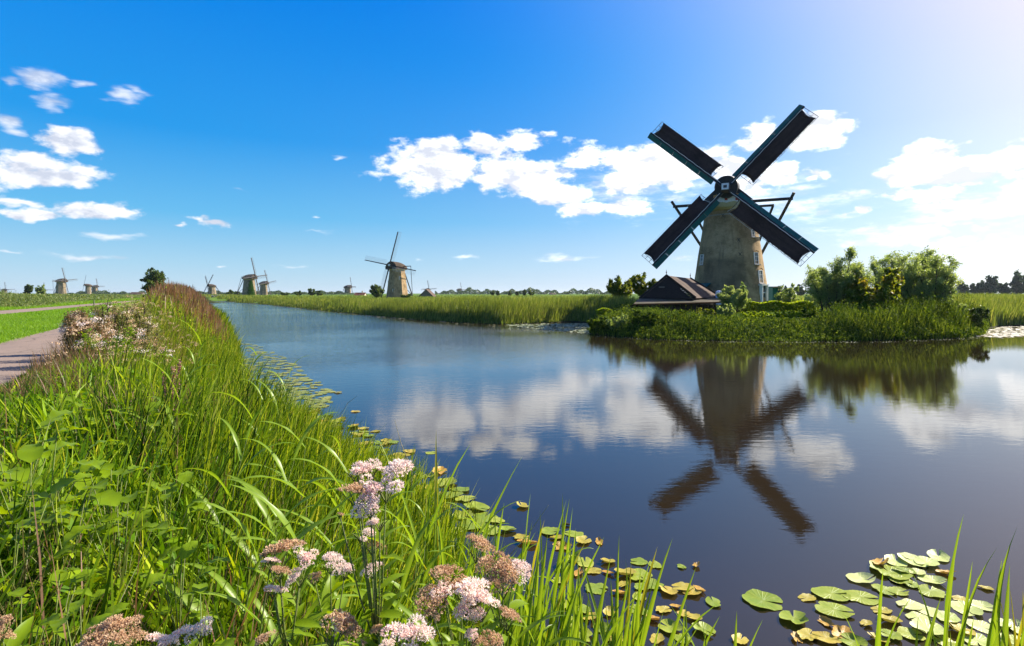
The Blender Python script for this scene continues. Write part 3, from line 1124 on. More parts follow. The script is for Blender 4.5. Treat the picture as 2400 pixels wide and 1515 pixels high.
# ---------------------------------------------------------------- trees
def tree(name, label, cat, x, y, z0, height, width, leafm, leaf=.16, nleaf=9000, limbs=9, kind='round', group=None,
         trunk_h=.25, aspect=.5, seed=1, upright=.5, sig=.10, subs=9):
    """tapered trunk and limbs in one part, the foliage as another"""
    global rng
    keep = rng
    rng = np.random.default_rng(seed)
    R_ = random.Random(seed)
    root = empty(name, (x, y, z0))
    tag(root, label, cat, group)
    mb = MB()
    tw = []
    H, W = height, width / 2
    r0 = .035 * H + .02
    if kind != 'bush':
        th = trunk_h * H
        bend = [Vector((R_.uniform(-.04, .04) * H * t, R_.uniform(-.04, .04) * H * t, th * t)) for t in (0, .35, .7, 1)]
        mb.tube(bend, [r0, r0 * .85, r0 * .75, r0 * .7], 8)
        top = bend[-1]
        stump = th
    else:
        top = Vector((0, 0, 0))
        stump = 0
    for i in range(limbs):
        a = 2 * math.pi * (i + R_.random() * .7) / limbs
        if kind == 'bush':
            st = Vector((math.cos(a), math.sin(a), 0)) * W * R_.uniform(.0, .45)
            el = R_.uniform(.55, 1.0)
            end = Vector((math.cos(a) * W * (1.05 - .75 * el * R_.uniform(.5, 1)), math.sin(a) * W * (1.05 - .75 * el * R_.uniform(.5, 1)), H * el * R_.uniform(.85, 1.03)))
        else:
            st = top.lerp(Vector((0, 0, stump * .7)), R_.random() * .5)
            el = R_.random() ** .7
            rr = math.sqrt(max(0, 1 - (max(0, el - .35) / .68) ** 2))
            end = Vector((math.cos(a) * W * rr * R_.uniform(.55, 1), math.sin(a) * W * rr * R_.uniform(.55, 1), stump + (H - stump) * (0.12 + .86 * el)))
        mid = st.lerp(end, .5) + Vector((R_.uniform(-.1, .1) * W, R_.uniform(-.1, .1) * W, H * .06 * upright))
        pts = []
        for t in (0, .25, .5, .75, 1):
            p = st * (1 - t) ** 2 + mid * 2 * t * (1 - t) + end * t * t
            pts.append(p)
        rl = r0 * (.55 if kind != 'bush' else .45)
        mb.tube(pts, [rl, rl * .75, rl * .55, rl * .35, rl * .12], 5)
        for j in range(subs):
            t = R_.uniform(.22, 1.0)
            b0 = st * (1 - t) ** 2 + mid * 2 * t * (1 - t) + end * t * t
            dr = Vector((R_.gauss(0, 1), R_.gauss(0, 1), R_.gauss(.2 + upright, .5))).normalized()
            ln = R_.uniform(.10, .26) * H * (1.15 - .5 * t)
            b1 = b0 + dr * ln
            mb.tube([b0, b0.lerp(b1, .5) + Vector((0, 0, .02 * H)), b1], [rl * .25, rl * .16, rl * .05], 3, cap=False)
            tw.append((b0, b1))
    mb.build('trunk', MT['bark'], root, smooth=True)
    T0 = np.array([a for a, b in tw]); T1 = np.array([b for a, b in tw])
    i = rng.integers(0, len(tw), nleaf)
    t = rng.uniform(.1, 1.05, nleaf)[:, None]
    P = T0[i] * (1 - t) + T1[i] * t + rng.normal(0, sig * H * .35, (nleaf, 3)) * (1.1 - .6 * t)
    P[:, 2] = np.maximum(P[:, 2], .03 * H)
    V, Q, R = leaf_cards(P, leaf, aspect, up=.3)
    # each twig keeps its own tone
    tone = rng.random(len(tw))
    R = np.clip(np.repeat(tone[i], 4) * .55 + R * .45, 0, 1)
    link('crown', mesh_np('crown', V, Q, None, leafm, R), root)
    rng = keep
    return root


def trees():
    def at(px, D):
        x, y = XY(px, D)
        return x, y, gz1(x, y) - .05
    def T(px, D, ytop, wpx, *a, **k):
        x, y, z = at(px, D)
        h = ZP(ytop, D) - z
        return lambda name, label, cat, mat, **kw: tree(name, label, cat, x, y, z, h, wpx / F * D, mat, **kw)
    T(1965, 51, 592, 175)('willow_tree', 'silvery green willow thicket nearest the sails of the large mill', 'willow', MT['willow_leaf'], kind='bush', limbs=22, subs=16, nleaf=39000, leaf=.21, aspect=.34, seed=3, upright=1.0, sig=.10)
    T(2125, 55, 583, 200)('willow_tree', 'tallest grey green willow rising behind the olive alder', 'willow', MT['willow_leaf'], kind='bush', limbs=22, subs=18, nleaf=44200, leaf=.21, aspect=.34, seed=11, upright=1.0, sig=.10)
    T(2178, 51, 600, 150)('willow_tree', 'light green willow at the right end of the island thicket', 'willow', MT['willow_leaf'], kind='bush', limbs=20, subs=14, nleaf=31200, leaf=.21, aspect=.34, seed=5, upright=1.0, sig=.10)
    T(2052, 48, 640, 150)('alder_bush', 'olive and rusty leaved alder in the middle of the island thicket', 'alder', MT['alder_leaf'], kind='bush', limbs=16, subs=12, nleaf=24700, leaf=.24, aspect=.7, seed=9, upright=.5, sig=.11)
    T(2262, 48, 712, 110)('bramble_bush', 'dark low bramble hanging over the water at the island tip', 'bush', MT['tree_leaf'], kind='bush', limbs=14, subs=10, nleaf=15600, leaf=.21, aspect=.6, seed=14, upright=.2)
    T(1718, 56, 662, 82)('willow_bush', 'small pale willow bush in front of the large mill tower', 'willow bush', MT['willow_leaf'], kind='bush', limbs=12, subs=12, nleaf=13520, leaf=.19, aspect=.38, seed=21, upright=1.0)
    T(1842, 60, 668, 62)('willow_bush', 'thin pale willow bush standing before the green annexe', 'willow bush', MT['willow_leaf'], kind='bush', limbs=10, subs=9, nleaf=6760, leaf=.19, aspect=.38, seed=22, upright=1.0)
    T(1455, 72, 652, 74)('fruit_tree', 'small crooked fruit tree on a bare stem left of the boat shed', 'tree', MT['alder_leaf'], kind='round', limbs=12, subs=10, nleaf=13000, leaf=.20, aspect=.65, seed=31, trunk_h=.30, upright=.4)
    T(1506, 74, 645, 74)('fruit_tree', 'round olive fruit tree just behind the boat shed gable', 'tree', MT['alder_leaf'], kind='round', limbs=12, subs=10, nleaf=13000, leaf=.20, aspect=.65, seed=33, trunk_h=.26, upright=.5)
    T(360, 190, 634, 60)('oak_tree', 'broad dark tree rising alone above the rusty bank hedge', 'tree', MT['tree_leaf'], kind='round', limbs=16, subs=10, nleaf=16900, leaf=.5, aspect=.7, seed=41, trunk_h=.2, sig=.12)
    T(883, 215, 664, 36)('garden_tree', 'dense dark garden tree left of the turning mill', 'tree', MT['tree_leaf'], kind='round', limbs=12, subs=9, nleaf=8320, leaf=.45, aspect=.7, seed=43, trunk_h=.12, sig=.13)
    T(952, 205, 686, 34)('round_shrub', 'rounded garden shrub at the foot of the turning mill', 'shrub', MT['tree_leaf'], kind='bush', limbs=12, subs=8, nleaf=5720, leaf=.4, aspect=.7, seed=44, upright=.2)
    T(67, 330, 665, 18)('poplar_tree', 'small pointed dark tree at the far left of the horizon', 'tree', MT['tree_leaf'], kind='round', limbs=9, subs=8, nleaf=3900, leaf=.7, aspect=.7, seed=51, trunk_h=.1)
    T(95, 330, 668, 26)('field_tree', 'rounded grey green tree beside the pointed one at far left', 'tree', MT['willow_leaf'], kind='round', limbs=9, subs=8, nleaf=4420, leaf=.7, aspect=.7, seed=52, trunk_h=.1)
    T(1875, 330, 666, 34)('field_tree', 'hazy dark tree seen between the annexe and the willows', 'tree', MT['far_leaf_hazed'], kind='round', limbs=10, subs=8, nleaf=4940, leaf=.9, aspect=.7, seed=53, trunk_h=.08)
    T(1752 + 78, 300, 672, 50)('field_tree', 'low hazy tree close behind the green annexe', 'tree', MT['far_leaf_hazed'], kind='round', limbs=10, subs=8, nleaf=4940, leaf=.9, aspect=.7, seed=54, trunk_h=.08)
    spec = [(2256, 660, 26), (2292, 664, 34), (2322, 652, 44), (2352, 662, 22), (2392, 638, 46), (2440, 646, 60)]
    words = ['leftmost hazy blue tree on the far right skyline', 'low flat hazy tree between its two taller neighbours on the right skyline', 'domed hazy blue tree in the middle of the right skyline',
             'smallest hazy tree tucked beside the tall one at right', 'tall hazy tree cut by the right edge of the view', 'broad hazy tree just past the right edge']
    for i, ((px, yt, w), wd) in enumerate(zip(spec, words)):
        if px > 2410: continue
        T(px, 380, yt, w)('skyline_tree', wd, 'tree', MT['far_leaf_hazed'], kind='round', limbs=11, subs=9, nleaf=6000, leaf=1.3, aspect=.8, seed=60 + i, trunk_h=.06, sig=.14, group='trees on the right skyline')
    # scattered trees along the central horizon
    hz = [(1195, 682, 7, 'tiny'), (1212, 683, 9, 'tiny'), (1155, 683, 8, 'a'), (1167, 682, 9, 'b'), (1229, 680, 6, 'c'), (1244, 679, 20, 'd'),
          (1018 - 18, 684, 12, 'e'), (700, 683, 22, 'f'), (730, 677, 26, 'g'), (748, 680, 14, 'h'), (668, 684, 24, 'i'), (540, 681, 18, 'j'), (556, 684, 14, 'k')]
    wd2 = ['small round tree on the horizon right of the lone distant mill', 'second small tree of the pair on the middle horizon', 'low bushy tree right of the black barn', 'dot like tree beside the low bushy one right of the barn',
           'slim dark conifer on the middle horizon', 'broad dark tree next to the slim conifer on the middle horizon', 'small dark tree behind the black barn', 'wide low tree left of the lone small mill',
           'tallest bushy tree between the mill pair and the lone small mill', 'bushy tree right beside the tallest one along the canal', 'low broad tree right of the smaller ivy pair mill',
           'dark tree left of the ivy covered mill', 'low dark tree hugging the ivy covered mill']
    for i, ((px, yt, w, _), wd) in enumerate(zip(hz, wd2)):
        T(px, 420, yt, w)('horizon_tree', wd, 'tree', MT['tree_leaf'], kind='round', limbs=8, subs=7, nleaf=1600, leaf=1.2, aspect=.8, seed=80 + i, trunk_h=.05, sig=.14, group='small trees along the horizon')
    # continuous far woods
    def wood(label, x0, x1, D, ytop, amp, n, leaf, seed):
        r = np.random.default_rng(seed)
        px = r.uniform(x0, x1, n)
        prof = .5 + .25 * np.sin(px * .13 + seed) + .2 * np.sin(px * .047 + 2 * seed) + .15 * np.sin(px * .31)
        Dd = D + r.normal(0, 14, n)
        ht = (ZP(ytop, D) - 1.6) * (1 - amp + amp * prof * 1.6)
        zz = 1.6 + ht * r.random(n) ** .6
        P = np.stack([(px - 1200) / F * Dd, Dd, zz], 1)
        V, Q, R = leaf_cards(P, leaf, .8, up=.2)
        tag(link('distant_wood', mesh_np('distant_wood', V, Q, None, MT['far_leaf_hazed'], R)), label, 'woodland', kind='stuff')
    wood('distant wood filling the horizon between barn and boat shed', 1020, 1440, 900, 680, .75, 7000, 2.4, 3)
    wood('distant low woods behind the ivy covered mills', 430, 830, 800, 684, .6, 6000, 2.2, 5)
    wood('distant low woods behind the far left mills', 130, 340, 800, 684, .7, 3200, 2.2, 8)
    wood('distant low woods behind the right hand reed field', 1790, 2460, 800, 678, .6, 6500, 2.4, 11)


def hedges():
    def hedge(label, px0, px1, D, depth, ytop, zb, leafm, n, leaf, seed, wob=.12):
        r = np.random.default_rng(seed)
        x0, x1 = XY(px0, D)[0], XY(px1, D)[0]
        zt = ZP(ytop, D)
        face = r.integers(0, 3, n)
        u = r.uniform(x0, x1, n)
        w = np.where(face == 0, r.uniform(0, .25, n), r.uniform(0, depth, n))
        zz = np.where(face == 1, zt - r.uniform(0, .18, n), r.uniform(zb, zt, n))
        zz += wob * np.sin(u * 2.1) * (zz - zb) / (zt - zb)
        P = np.stack([u, D + w, zz], 1)
        V, Q, R = leaf_cards(P, leaf, .65, up=.3)
        root = empty('hedge', ((x0 + x1) / 2, D, zb))
        tag(root, label, 'hedge')
        V = V - np.array([(x0 + x1) / 2, D, zb])
        link('foliage', mesh_np('foliage', V, Q, None, leafm, R), root)
        mb = MB()
        mb.tube([(0, depth * .5, -.3), (.05, depth * .5, (zt - zb) * .8)], [.04, .02], 5)
        me_ = mb.mesh('stem', MT['bark'])
        for i in range(int((x1 - x0) / .5)):
            link('stem', me_, root, (-(x1 - x0) / 2 + .25 + i * .5, 0, 0))
    hedge('bright yellow green clipped hedge before the large mill', 1742, 1925, 58, 1.3, 708, 1.4, MT['hedge_leaf'], 11000, .16, 4)
    hedge('low sunlit hedge left of the boat shed', 1400, 1480, 58, 1.2, 727, 1.2, MT['hedge_leaf'], 4500, .16, 5, .2)


bank_grass()
lawns()
right_bank()
trees()
hedges()

# ================================================================== mills
def brick_tower_material(name, c1, c2, c3, rows=7.0, stain=True):
    m_, g = new_mat(name)
    tc = g.n('ShaderNodeTexCoord')
    P = tc.outputs['Object']
    sp = g.n('ShaderNodeSeparateXYZ')
    g.put(sp.inputs[0], P)
    ang = g.m('MULTIPLY', g.m('ARCTAN2', sp.outputs[0], sp.outputs[1]), 4.0)
    cv = g.n('ShaderNodeCombineXYZ')
    g.put(cv.inputs[0], ang)
    g.put(cv.inputs[1], sp.outputs[2])
    br = g.n('ShaderNodeTexBrick')
    g.put(br.inputs['Vector'], cv.outputs[0])
    br.inputs['Scale'].default_value = rows
    br.inputs['Color1'].default_value = c1 + (1,)
    br.inputs['Color2'].default_value = c2 + (1,)
    br.inputs['Mortar'].default_value = c3 + (1,)
    br.inputs['Mortar Size'].default_value = .06
    br.inputs['Brick Width'].default_value = 1.4
    br.inputs['Row Height'].default_value = .5
    a = g.noise(P, .55, 7, .65)
    b = g.noise(g.v('MULTIPLY', P, (1, 1, .12)), 2.2, 5, .6)
    w = g.noise(P, 7, 4, .7)
    col = g.mix(g.step(a.outputs['Fac'], .40, .66), br.outputs['Color'], g.v('MULTIPLY', br.outputs['Color'], (.55, .55, .52)))
    col = g.mix(g.m('MULTIPLY', g.step(b.outputs['Fac'], .5, .72), .45), col, (.09, .075, .055))
    col = g.mix(g.m('MULTIPLY', g.step(w.outputs['Fac'], .6, .75), .35), col, (.45, .38, .28))
    if stain:
        # damp, smoke-dark zone on the lower front with an uneven upper edge
        zz = g.m('ADD', sp.outputs[2], g.m('MULTIPLY', g.m('SUBTRACT', a.outputs['Fac'], .5), 2.4))
        low = g.step(zz, 6.2, 5.6)
        front = g.m('MULTIPLY', g.step(sp.outputs[1], -.5, -2.0), g.step(g.m('ABSOLUTE', g.m('ADD', sp.outputs[0], .3)), 3.2, 1.8))
        col = g.mix(g.m('MULTIPLY', g.m('MULTIPLY', low, front), .55), col, (.055, .045, .032))
    h = g.m('ADD', g.m('MULTIPLY', br.outputs['Fac'], -.6), w.outputs['Fac'])
    out(g, principled(g, col, .92, bump(g, h, .5, .03), .1))
    MT[name] = m_
    return m_


brick_tower_material('tower_big', (.52, .35, .18), (.42, .28, .145), (.31, .23, .14), 6.0)
brick_tower_material('tower_mid', (.48, .32, .17), (.39, .25, .13), (.24, .19, .12), 5.0, stain=False)
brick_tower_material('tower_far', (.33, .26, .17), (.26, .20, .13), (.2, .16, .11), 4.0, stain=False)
plain_mat('thatch', (.22, .17, .11), (.12, .09, .06), 2.0, .95, .05, .8, .05, (3, 3, .5))
plain_mat('thatch_dark', (.10, .075, .055), (.055, .042, .032), 2.0, .95, .05, .8, .05, (3, 3, .5))
plain_mat('black_wood', (.020, .018, .020), (.010, .010, .012), 8.0, .55, .3, .4, .01, (1, 1, .2))
plain_mat('sail_cloth', (.055, .034, .032), (.028, .018, .018), 1.3, .9, .03, .9, .05, (1, 1, .35))
plain_mat('green_paint', (.010, .105, .095), (.008, .07, .066), 6.0, .6, .12, .2, .01)
plain_mat('white_paint', (.78, .77, .74), (.62, .60, .56), 9.0, .5, .4, .1)
plain_mat('red_paint', (.42, .04, .02), (.30, .03, .02), 9.0, .5, .4, .1)
plain_mat('ochre_paint', (.50, .27, .08), (.36, .18, .06), 9.0, .6, .3, .2)
plain_mat('cream_paint', (.52, .42, .20), (.40, .32, .14), 9.0, .6, .3, .2)
plain_mat('lattice_wood', (.10, .095, .10), (.06, .055, .06), 9.0, .7, .2, .2)
plain_mat('pale_lattice', (.40, .46, .52), (.30, .35, .42), 9.0, .7, .2, .2)
plain_mat('iron', (.05, .05, .055), (.10, .05, .03), 12.0, .6, .4, .3)
plain_mat('stone_sill', (.40, .36, .30), None, 10, .8)


def glass_mat():
    m_, g = new_mat('pane_glass')
    out(g, principled(g, (.03, .045, .05), .06, spec=.8))
    MT['pane_glass'] = m_


glass_mat()


def sail(parent, L, rot, mats, detail=True, cloth=True, wl=.58, wc=2.05, r0=2.3):
    """one sail in the rotor plane (x,z), pointing along +z before rotation; the rotor turns about y"""
    o = link('sail', None, parent)
    o.empty_display_size = .3
    o.rotation_euler = (0, -rot, 0)
    mb = MB()
    mb.loft([[(-.17, -.17, 0), (.17, -.17, 0), (.17, .17, 0), (-.17, .17, 0)],
             [(-.09, -.10, L), (.09, -.10, L), (.09, .08, L), (-.09, .08, L)]])
    mb.build('stock', mats['stock'], o)
    if not detail:
        mb = MB()
        nb = 14
        for i in range(nb + 1):
            z = r0 * .8 + (L - r0 * .8) * i / nb
            mb.box((wc / 2, .02, z), (wc, .05, .07))
        for x in (wc * .5, wc):
            mb.box((x, .05, (L + r0 * .8) / 2), (.05, .05, L - r0 * .8))
        mb.build('lattice', mats['lattice'], o)
        return o
    # leading boards: slightly raked panels on the +ccw side
    n = 5
    z0 = r0 * .75
    for i in range(n):
        a, b = z0 + (L - z0) * i / n + .012, z0 + (L - z0) * (i + 1) / n - .012
        w = wl
        mb = MB()
        sec = lambda z: [(-.10, -.09, z), (-.10 - w, .18, z), (-.12 - w, .15, z), (-.11, -.125, z)]
        mb.loft([sec(a), sec(b)])
        mb.build('leading_board', mats['board'], o)
    # lattice: bars and hemlaths
    mb = MB()
    nb = 24
    for i in range(nb + 1):
        z = r0 + (L - r0 - .06) * i / nb
        tw = math.radians(14 - 12 * i / nb)
        mb.bar((0, .12, z), (wc * math.cos(tw), .14 + wc * math.sin(tw) * .5, z), .045, .05)
    for f_ in (.36, .68, 1.0):
        mb.bar((wc * f_ - .02, .34 * f_ + .12, r0), (wc * f_, .18, L - .04), .04, .05)
    mb.build('lattice', mats['lattice'], o)
    # cloth spread over the lattice, edges pulled in between its ropes
    nu, nv = 10, 44
    V, Qd = [], []
    for j in range(nv + 1):
        t = j / nv
        z = r0 + .15 + (L - r0 - .55) * t
        tw = math.radians(14 - 12 * t)
        for i in range(nu + 1):
            u = i / nu
            edge = .03 * abs(math.sin(t * math.pi * 11)) * u
            x = .07 + (wc - .10 - edge) * u
            zz = z + (.28 * math.sin(math.pi * u) * ((1 if t > .97 else 0) * -1 + (1 if t < .03 else 0)))
            y = -.035 + x * math.sin(tw) * .5 + .05 * math.sin(math.pi * u) + .010 * math.sin(t * 40) * math.sin(u * 9)
            V.append((x * math.cos(tw), y, zz))
    for j in range(nv):
        for i in range(nu):
            a = j * (nu + 1) + i
            Qd.append((a, a + 1, a + nu + 2, a + nu + 1))
    c = link('sail_cloth', mesh_np('sail_cloth', V, Qd, None, mats['cloth'], np.full(len(V), .5), smooth=True), o)
    sm = c.modifiers.new('thickness', 'SOLIDIFY')
    sm.thickness = .012
    # pale rope binding cloth to stock, and loose sheet line on the outer edge
    mb = MB()
    pts = [(.09 + .02 * math.sin(k * 1.7), -.20, r0 * .4 + (L - r0 * .4 - .5) * k / 30) for k in range(31)]
    mb.tube(pts, .028, 5)
    pts = [(wc + .04 + .05 * abs(math.sin(k * .7)), .10, r0 + .2 + (L - r0 - .7) * k / 24) for k in range(25)]
    mb.tube(pts, .014, 4)
    mb.tube([(.1, -.05, L - .42), (wc * .5, .0, L - .62), (wc, .1, L - .05)], .022, 4)
    mb.tube([(.1, -.05, r0 + .1), (wc * .5, .05, r0 + .32), (wc, .15, r0 - .1)], .022, 4)
    mb.build('rope', MT['white_paint'], o)
    return o


def cap_mesh(r, h, front=None, back=None, name='cap', mat=None, parent=None, z0=0.0):
    """boat-shaped thatched cap, front towards -y"""
    front = front or r * 1.08
    back = back or r * 1.15
    secs = []
    for k in range(13):
        t = k / 12
        y = -front + (front + back) * t
        e = abs(y) / (front if y < 0 else back)
        w = r * math.sqrt(max(0.02, 1 - (e * .93) ** 2.6)) if y > -front * .55 else r * (.80 + .20 * (1 - e))
        hh = h * (1 - .10 * t - .42 * max(0, (t - .45) / .55) ** 1.7)
        sec = []
        for j in range(17):
            a = math.pi * j / 16
            cx = math.cos(a)
            sx = math.sin(a)
            sec.append((w * np.sign(cx) * abs(cx) ** 1.25, y, z0 + hh * sx ** .78))
        secs.append(sec)
    mb = MB()
    mb.loft(secs, closed=True, cap=True)
    return mb.build(name, mat, parent, smooth=True, sharp=50)


def mill(name, label, px, D, ybase, H, rb, rt, yaw, ang, L, tower='tower_far', sides=8, group=None, lat='lattice_wood',
         zb=None, hub_f=None, lean=10, caph=None):
    """generic brick polder mill. H tower height, yaw: degrees the sails turn from facing the viewer, + = to the right"""
    x, y = XY(px, D)
    z = ZP(ybase, D) if zb is None else zb
    root = empty(name, (x, y, z), math.radians(yaw))
    tag(root, label, 'windmill', group)
    mb = MB()
    prof = [(rb + (rt - rb) * (t ** .86), H * t) for t in np.linspace(0, 1, 8)]
    prof[0] = (rb, -1.2)
    mb.lathe(prof, sides, a0=math.radians(22.5))
    mb.build('tower', MT[tower], root)
    ch = caph or rt * 1.0
    cap = cap_mesh(rt * 1.12, ch, name='cap', mat=MT['thatch_dark'], parent=root, z0=H + .15)
    mb = MB()
    mb.lathe([(rt * 1.06, H - .15), (rt * 1.1, H + .2)], 24)
    mb.build('cap_ring', MT['cream_paint'], root)
    hub_y = -(hub_f or rt * 1.12 + .9)
    hz = H + .15 + ch * .48
    RM = Matrix.Translation((0, hub_y, hz)) @ Matrix.Rotation(math.radians(-lean), 4, 'X')
    mb = MB()
    mb.bar((0, -.35, 0), (0, -hub_y, 0), .5, .5)
    mb.box((0, -.35, 0), (.8, .5, .8))
    mb.build('hub', MT['white_paint'] if tower == 'tower_mid' else MT['black_wood'], root).matrix_local = RM
    # stocks and lattices straight under the rotor
    for k in range(4):
        a = math.radians(ang - 90 + 90 * k)
        sl_ = link('sail', None, root)
        sl_.matrix_local = RM @ Matrix.Rotation(-a, 4, 'Y')
        for nm, mm in (('stock', 'black_wood'), ('lattice', lat)):
            mb = MB()
            if nm == 'stock':
                w = .22 + (.10 if D > 350 else 0)
                mb.loft([[(-w, -.3, 0), (w, -.3, 0), (w, .0, 0), (-w, .0, 0)],
                         [(-w * .75, -.28, L), (w * .75, -.28, L), (w * .75, .0, L), (-w * .75, .0, L)]])
            else:
                nb = 16
                for i in range(nb + 1):
                    mb.box((.95, -.15, 2 + (L - 2.05) * i / nb), (1.9, .05, .05 if D < 350 else .07))
                for xx in (.62, 1.25, 1.88):
                    mb.box((xx, -.10, (L + 2) / 2), (.05, .05, L - 2))
            mb.build(nm, MT[mm], sl_)
    # tail: beams and pole
    t = MB()
    bl = rt * 2.1
    mb = MB(); mb.bar((-bl, rt * .1, hz - .3), (bl, rt * .1, hz - .3), .3, .3); mb.build('cross_beam', MT['black_wood'], root)
    yb = rb + 4.5
    for sgn in (-1, 1):
        mb = MB(); mb.bar((sgn * bl, rt * .1, hz - .3), (sgn * .4, yb, 1.6), .2, .2); mb.build('tail_brace', MT['black_wood'], root)
    mb = MB(); mb.bar((0, rt, hz), (0, yb + .5, .8), .32, .32); mb.build('tail_pole', MT['black_wood'], root)
    mb = MB(); mb.tube([(-.45, yb - .3, 1.2), (.45, yb - .3, 1.2)], .35, 10); mb.build('winch', MT['black_wood'], root)
    if D < 450:
        nwin = 3
        for k, (a_, zz) in enumerate([(20, H * .25), (-60, H * .55), (60, H * .7)]):
            rr = (rb + (rt - rb) * (zz / H) ** .86) * .94
            aa = math.radians(a_)
            f_ = link('window', None, root, (rr * math.sin(aa), -rr * math.cos(aa), zz))
            f_.rotation_euler = (0, 0, aa)
            mb = MB()
            for q in ((-.4, 0), (.4, 0)): mb.box((q[0], -.05, 0), (.1, .12, 1.3))
            for q in (-.65, 0, .65): mb.box((0, -.05, q), (.9, .12, .1))
            mb.build('frame', MT['white_paint'], f_)
            mb = MB(); mb.box((0, .0, 0), (.8, .04, 1.3)); mb.build('pane', MT['pane_glass'], f_)
    return root


def big_mill():
    cx, cy = MILLC
    z0 = 2.0
    yaw = math.radians(-27)
    root = empty('windmill', (cx, cy, z0), yaw)
    tag(root, 'largest windmill, round brick tower with four dark cloth covered sails in an X', 'windmill')
    Z = lambda py: ZP(py, 73.0) - z0
    prof = [(5.0, -1.0), (4.92, 0), (4.72, Z(690)), (4.48, Z(665)), (4.22, Z(635)), (3.95, Z(600)), (3.68, Z(570)), (3.45, Z(545)), (3.22, Z(515)), (3.10, Z(498))]
    # finer rings for the brickwork
    P2 = []
    for (a, b) in zip(prof[:-1], prof[1:]):
        for k in range(3):
            t = k / 3
            P2.append((a[0] + (b[0] - a[0]) * t, a[1] + (b[1] - a[1]) * t))
    P2.append(prof[-1])
    Ht = prof[-1][1]
    mb = MB(); mb.lathe(P2, 72)
    mb.build('tower', MT['tower_big'], root, smooth=True, sharp=40)
    mb = MB(); mb.lathe([(3.14, Ht - .75), (3.2, Ht - .7), (3.2, Ht - .55), (3.12, Ht - .5)], 64)
    mb.build('stone_band', MT['stone_sill'], root, smooth=True, sharp=30)
    mb = MB(); mb.lathe([(3.15, Ht - .05), (3.45, Ht + .02), (3.5, Ht + .45), (3.2, Ht + .5)], 64)
    mb.build('cap_ring', MT['cream_paint'], root, smooth=True, sharp=30)
    # ---- cap
    zc = Ht + .45
    ztop = ZP(424, 71) - z0
    h = ztop - zc
    secs = []
    for k in range(15):
        t = k / 14
        y = -3.35 + 7.4 * t
        w = 3.45 * math.sqrt(max(.05, 1 - (max(0, y) / 4.4) ** 2.4)) if y > 0 else 3.45 - .28 * (abs(y) / 3.35) ** 2 * 1.2
        hh = h * (1 - .03 * t - .45 * max(0, (t - .4) / .6) ** 1.8)
        sec = []
        for j in range(25):
            u = -1 + 2 * j / 24
            tt = 1 - abs(u)                       # 0 at the eaves, 1 at the ridge
            ww = w * ((1 - tt) * .9 + .10 * math.sqrt(max(0, 1 - tt))) ** .92
            sec.append((-math.copysign(ww, u), y, zc + hh * (tt if tt < .85 else .85 + .15 * math.sin((tt - .85) / .15 * math.pi / 2) * .8)))
        secs.append(sec)
    mb = MB(); mb.loft(secs)
    mb.build('cap', MT['thatch'], root, smooth=True, sharp=50)
    # boarded front gable of the cap, set just proud
    sec0 = [(p[0] * .98, -3.36, zc + .5 + (p[2] - zc) * .92 * (1 - .5 / h)) for p in secs[0]]
    sec1 = [(p[0], -3.62, p[2]) for p in sec0]
    mb = MB(); mb.loft([sec0, sec1]); mb.build('gable_boards', MT['black_wood'], root)
    # rounded head board above the shaft
    mb = MB(); mb.tube([(0, -3.0, zc + h * .70), (0, -4.25, zc + h * .66)], [1.5, 1.38], 24)
    mb.build('shaft_hood', MT['black_wood'], root, smooth=True, sharp=40)
    # painted name board ("beard") under the shaft: ochre arch, white panel, red blocks, scalloped cream edge
    zb = zc - .02
    brd = link('beard_board', None, root, (0, -3.66, zb))
    mb = MB()
    n = 12
    up = [(-1.55 + 3.1 * i / n, 1.30 + .22 * math.sin(math.pi * i / n)) for i in range(n + 1)]
    lo = [(-1.55 + 3.1 * i / n, .98 + .14 * math.sin(math.pi * i / n)) for i in range(n + 1)]
    poly = up + lo[::-1]
    mb.loft([[(p[0], -.10, p[1]) for p in poly], [(p[0], .02, p[1]) for p in poly]], cap=False)
    vb = len(mb.v)
    for i in range(n):
        for yy in (-.10, .02):
            mb.add([(up[i][0], yy, up[i][1]), (up[i + 1][0], yy, up[i + 1][1]), (lo[i + 1][0], yy, lo[i + 1][1]), (lo[i][0], yy, lo[i][1])], [(0, 1, 2, 3)])
    mb.build('arch', MT['ochre_paint'], brd)
    mb = MB(); mb.box((0, -.03, .68), (2.7, .06, .74)); mb.build('panel', MT['white_paint'], brd)
    for xx, ww, zz, hh in ((-.05, .34, .82, .44), (-1.28, .3, .86, .42), (1.22, .34, .78, .5)):
        mb = MB(); mb.box((xx, -.08, zz), (ww, .05, hh)); mb.build('red_block', MT['red_paint'], brd)
    mb = MB()
    top, bot = [], []
    for i in range(25):
        u = -1.6 + 3.2 * i / 24
        top.append((u, .34 - .06 * math.cos(u * 4.0) + .05 * abs(math.sin(u * 5))))
        bot.append((u, -.22 + .25 * (abs(u) / 1.6) ** 3))
    for i in range(24):
        mb.add([(top[i][0], -.13, top[i][1]), (top[i + 1][0], -.13, top[i + 1][1]), (bot[i + 1][0], -.13, bot[i + 1][1]), (bot[i][0], -.13, bot[i][1]),
                (top[i][0], -.04, top[i][1]), (top[i + 1][0], -.04, top[i + 1][1]), (bot[i + 1][0], -.04, bot[i + 1][1]), (bot[i][0], -.04, bot[i][1])],
               [(0, 3, 2, 1), (4, 5, 6, 7), (0, 1, 5, 4), (3, 7, 6, 2)])
    mb.build('scalloped_edge', MT['cream_paint'], brd)
    # ---- rotor
    hubD = 73.0 - 4.75 * math.cos(yaw)
    hz = ZP(441, hubD) - z0
    RM = Matrix.Translation((0, -4.75, hz)) @ Matrix.Rotation(math.radians(-11), 4, 'X')
    mb = MB()
    mb.tube([(0, .4, 0), (0, 4.0, 0)], .32, 16)
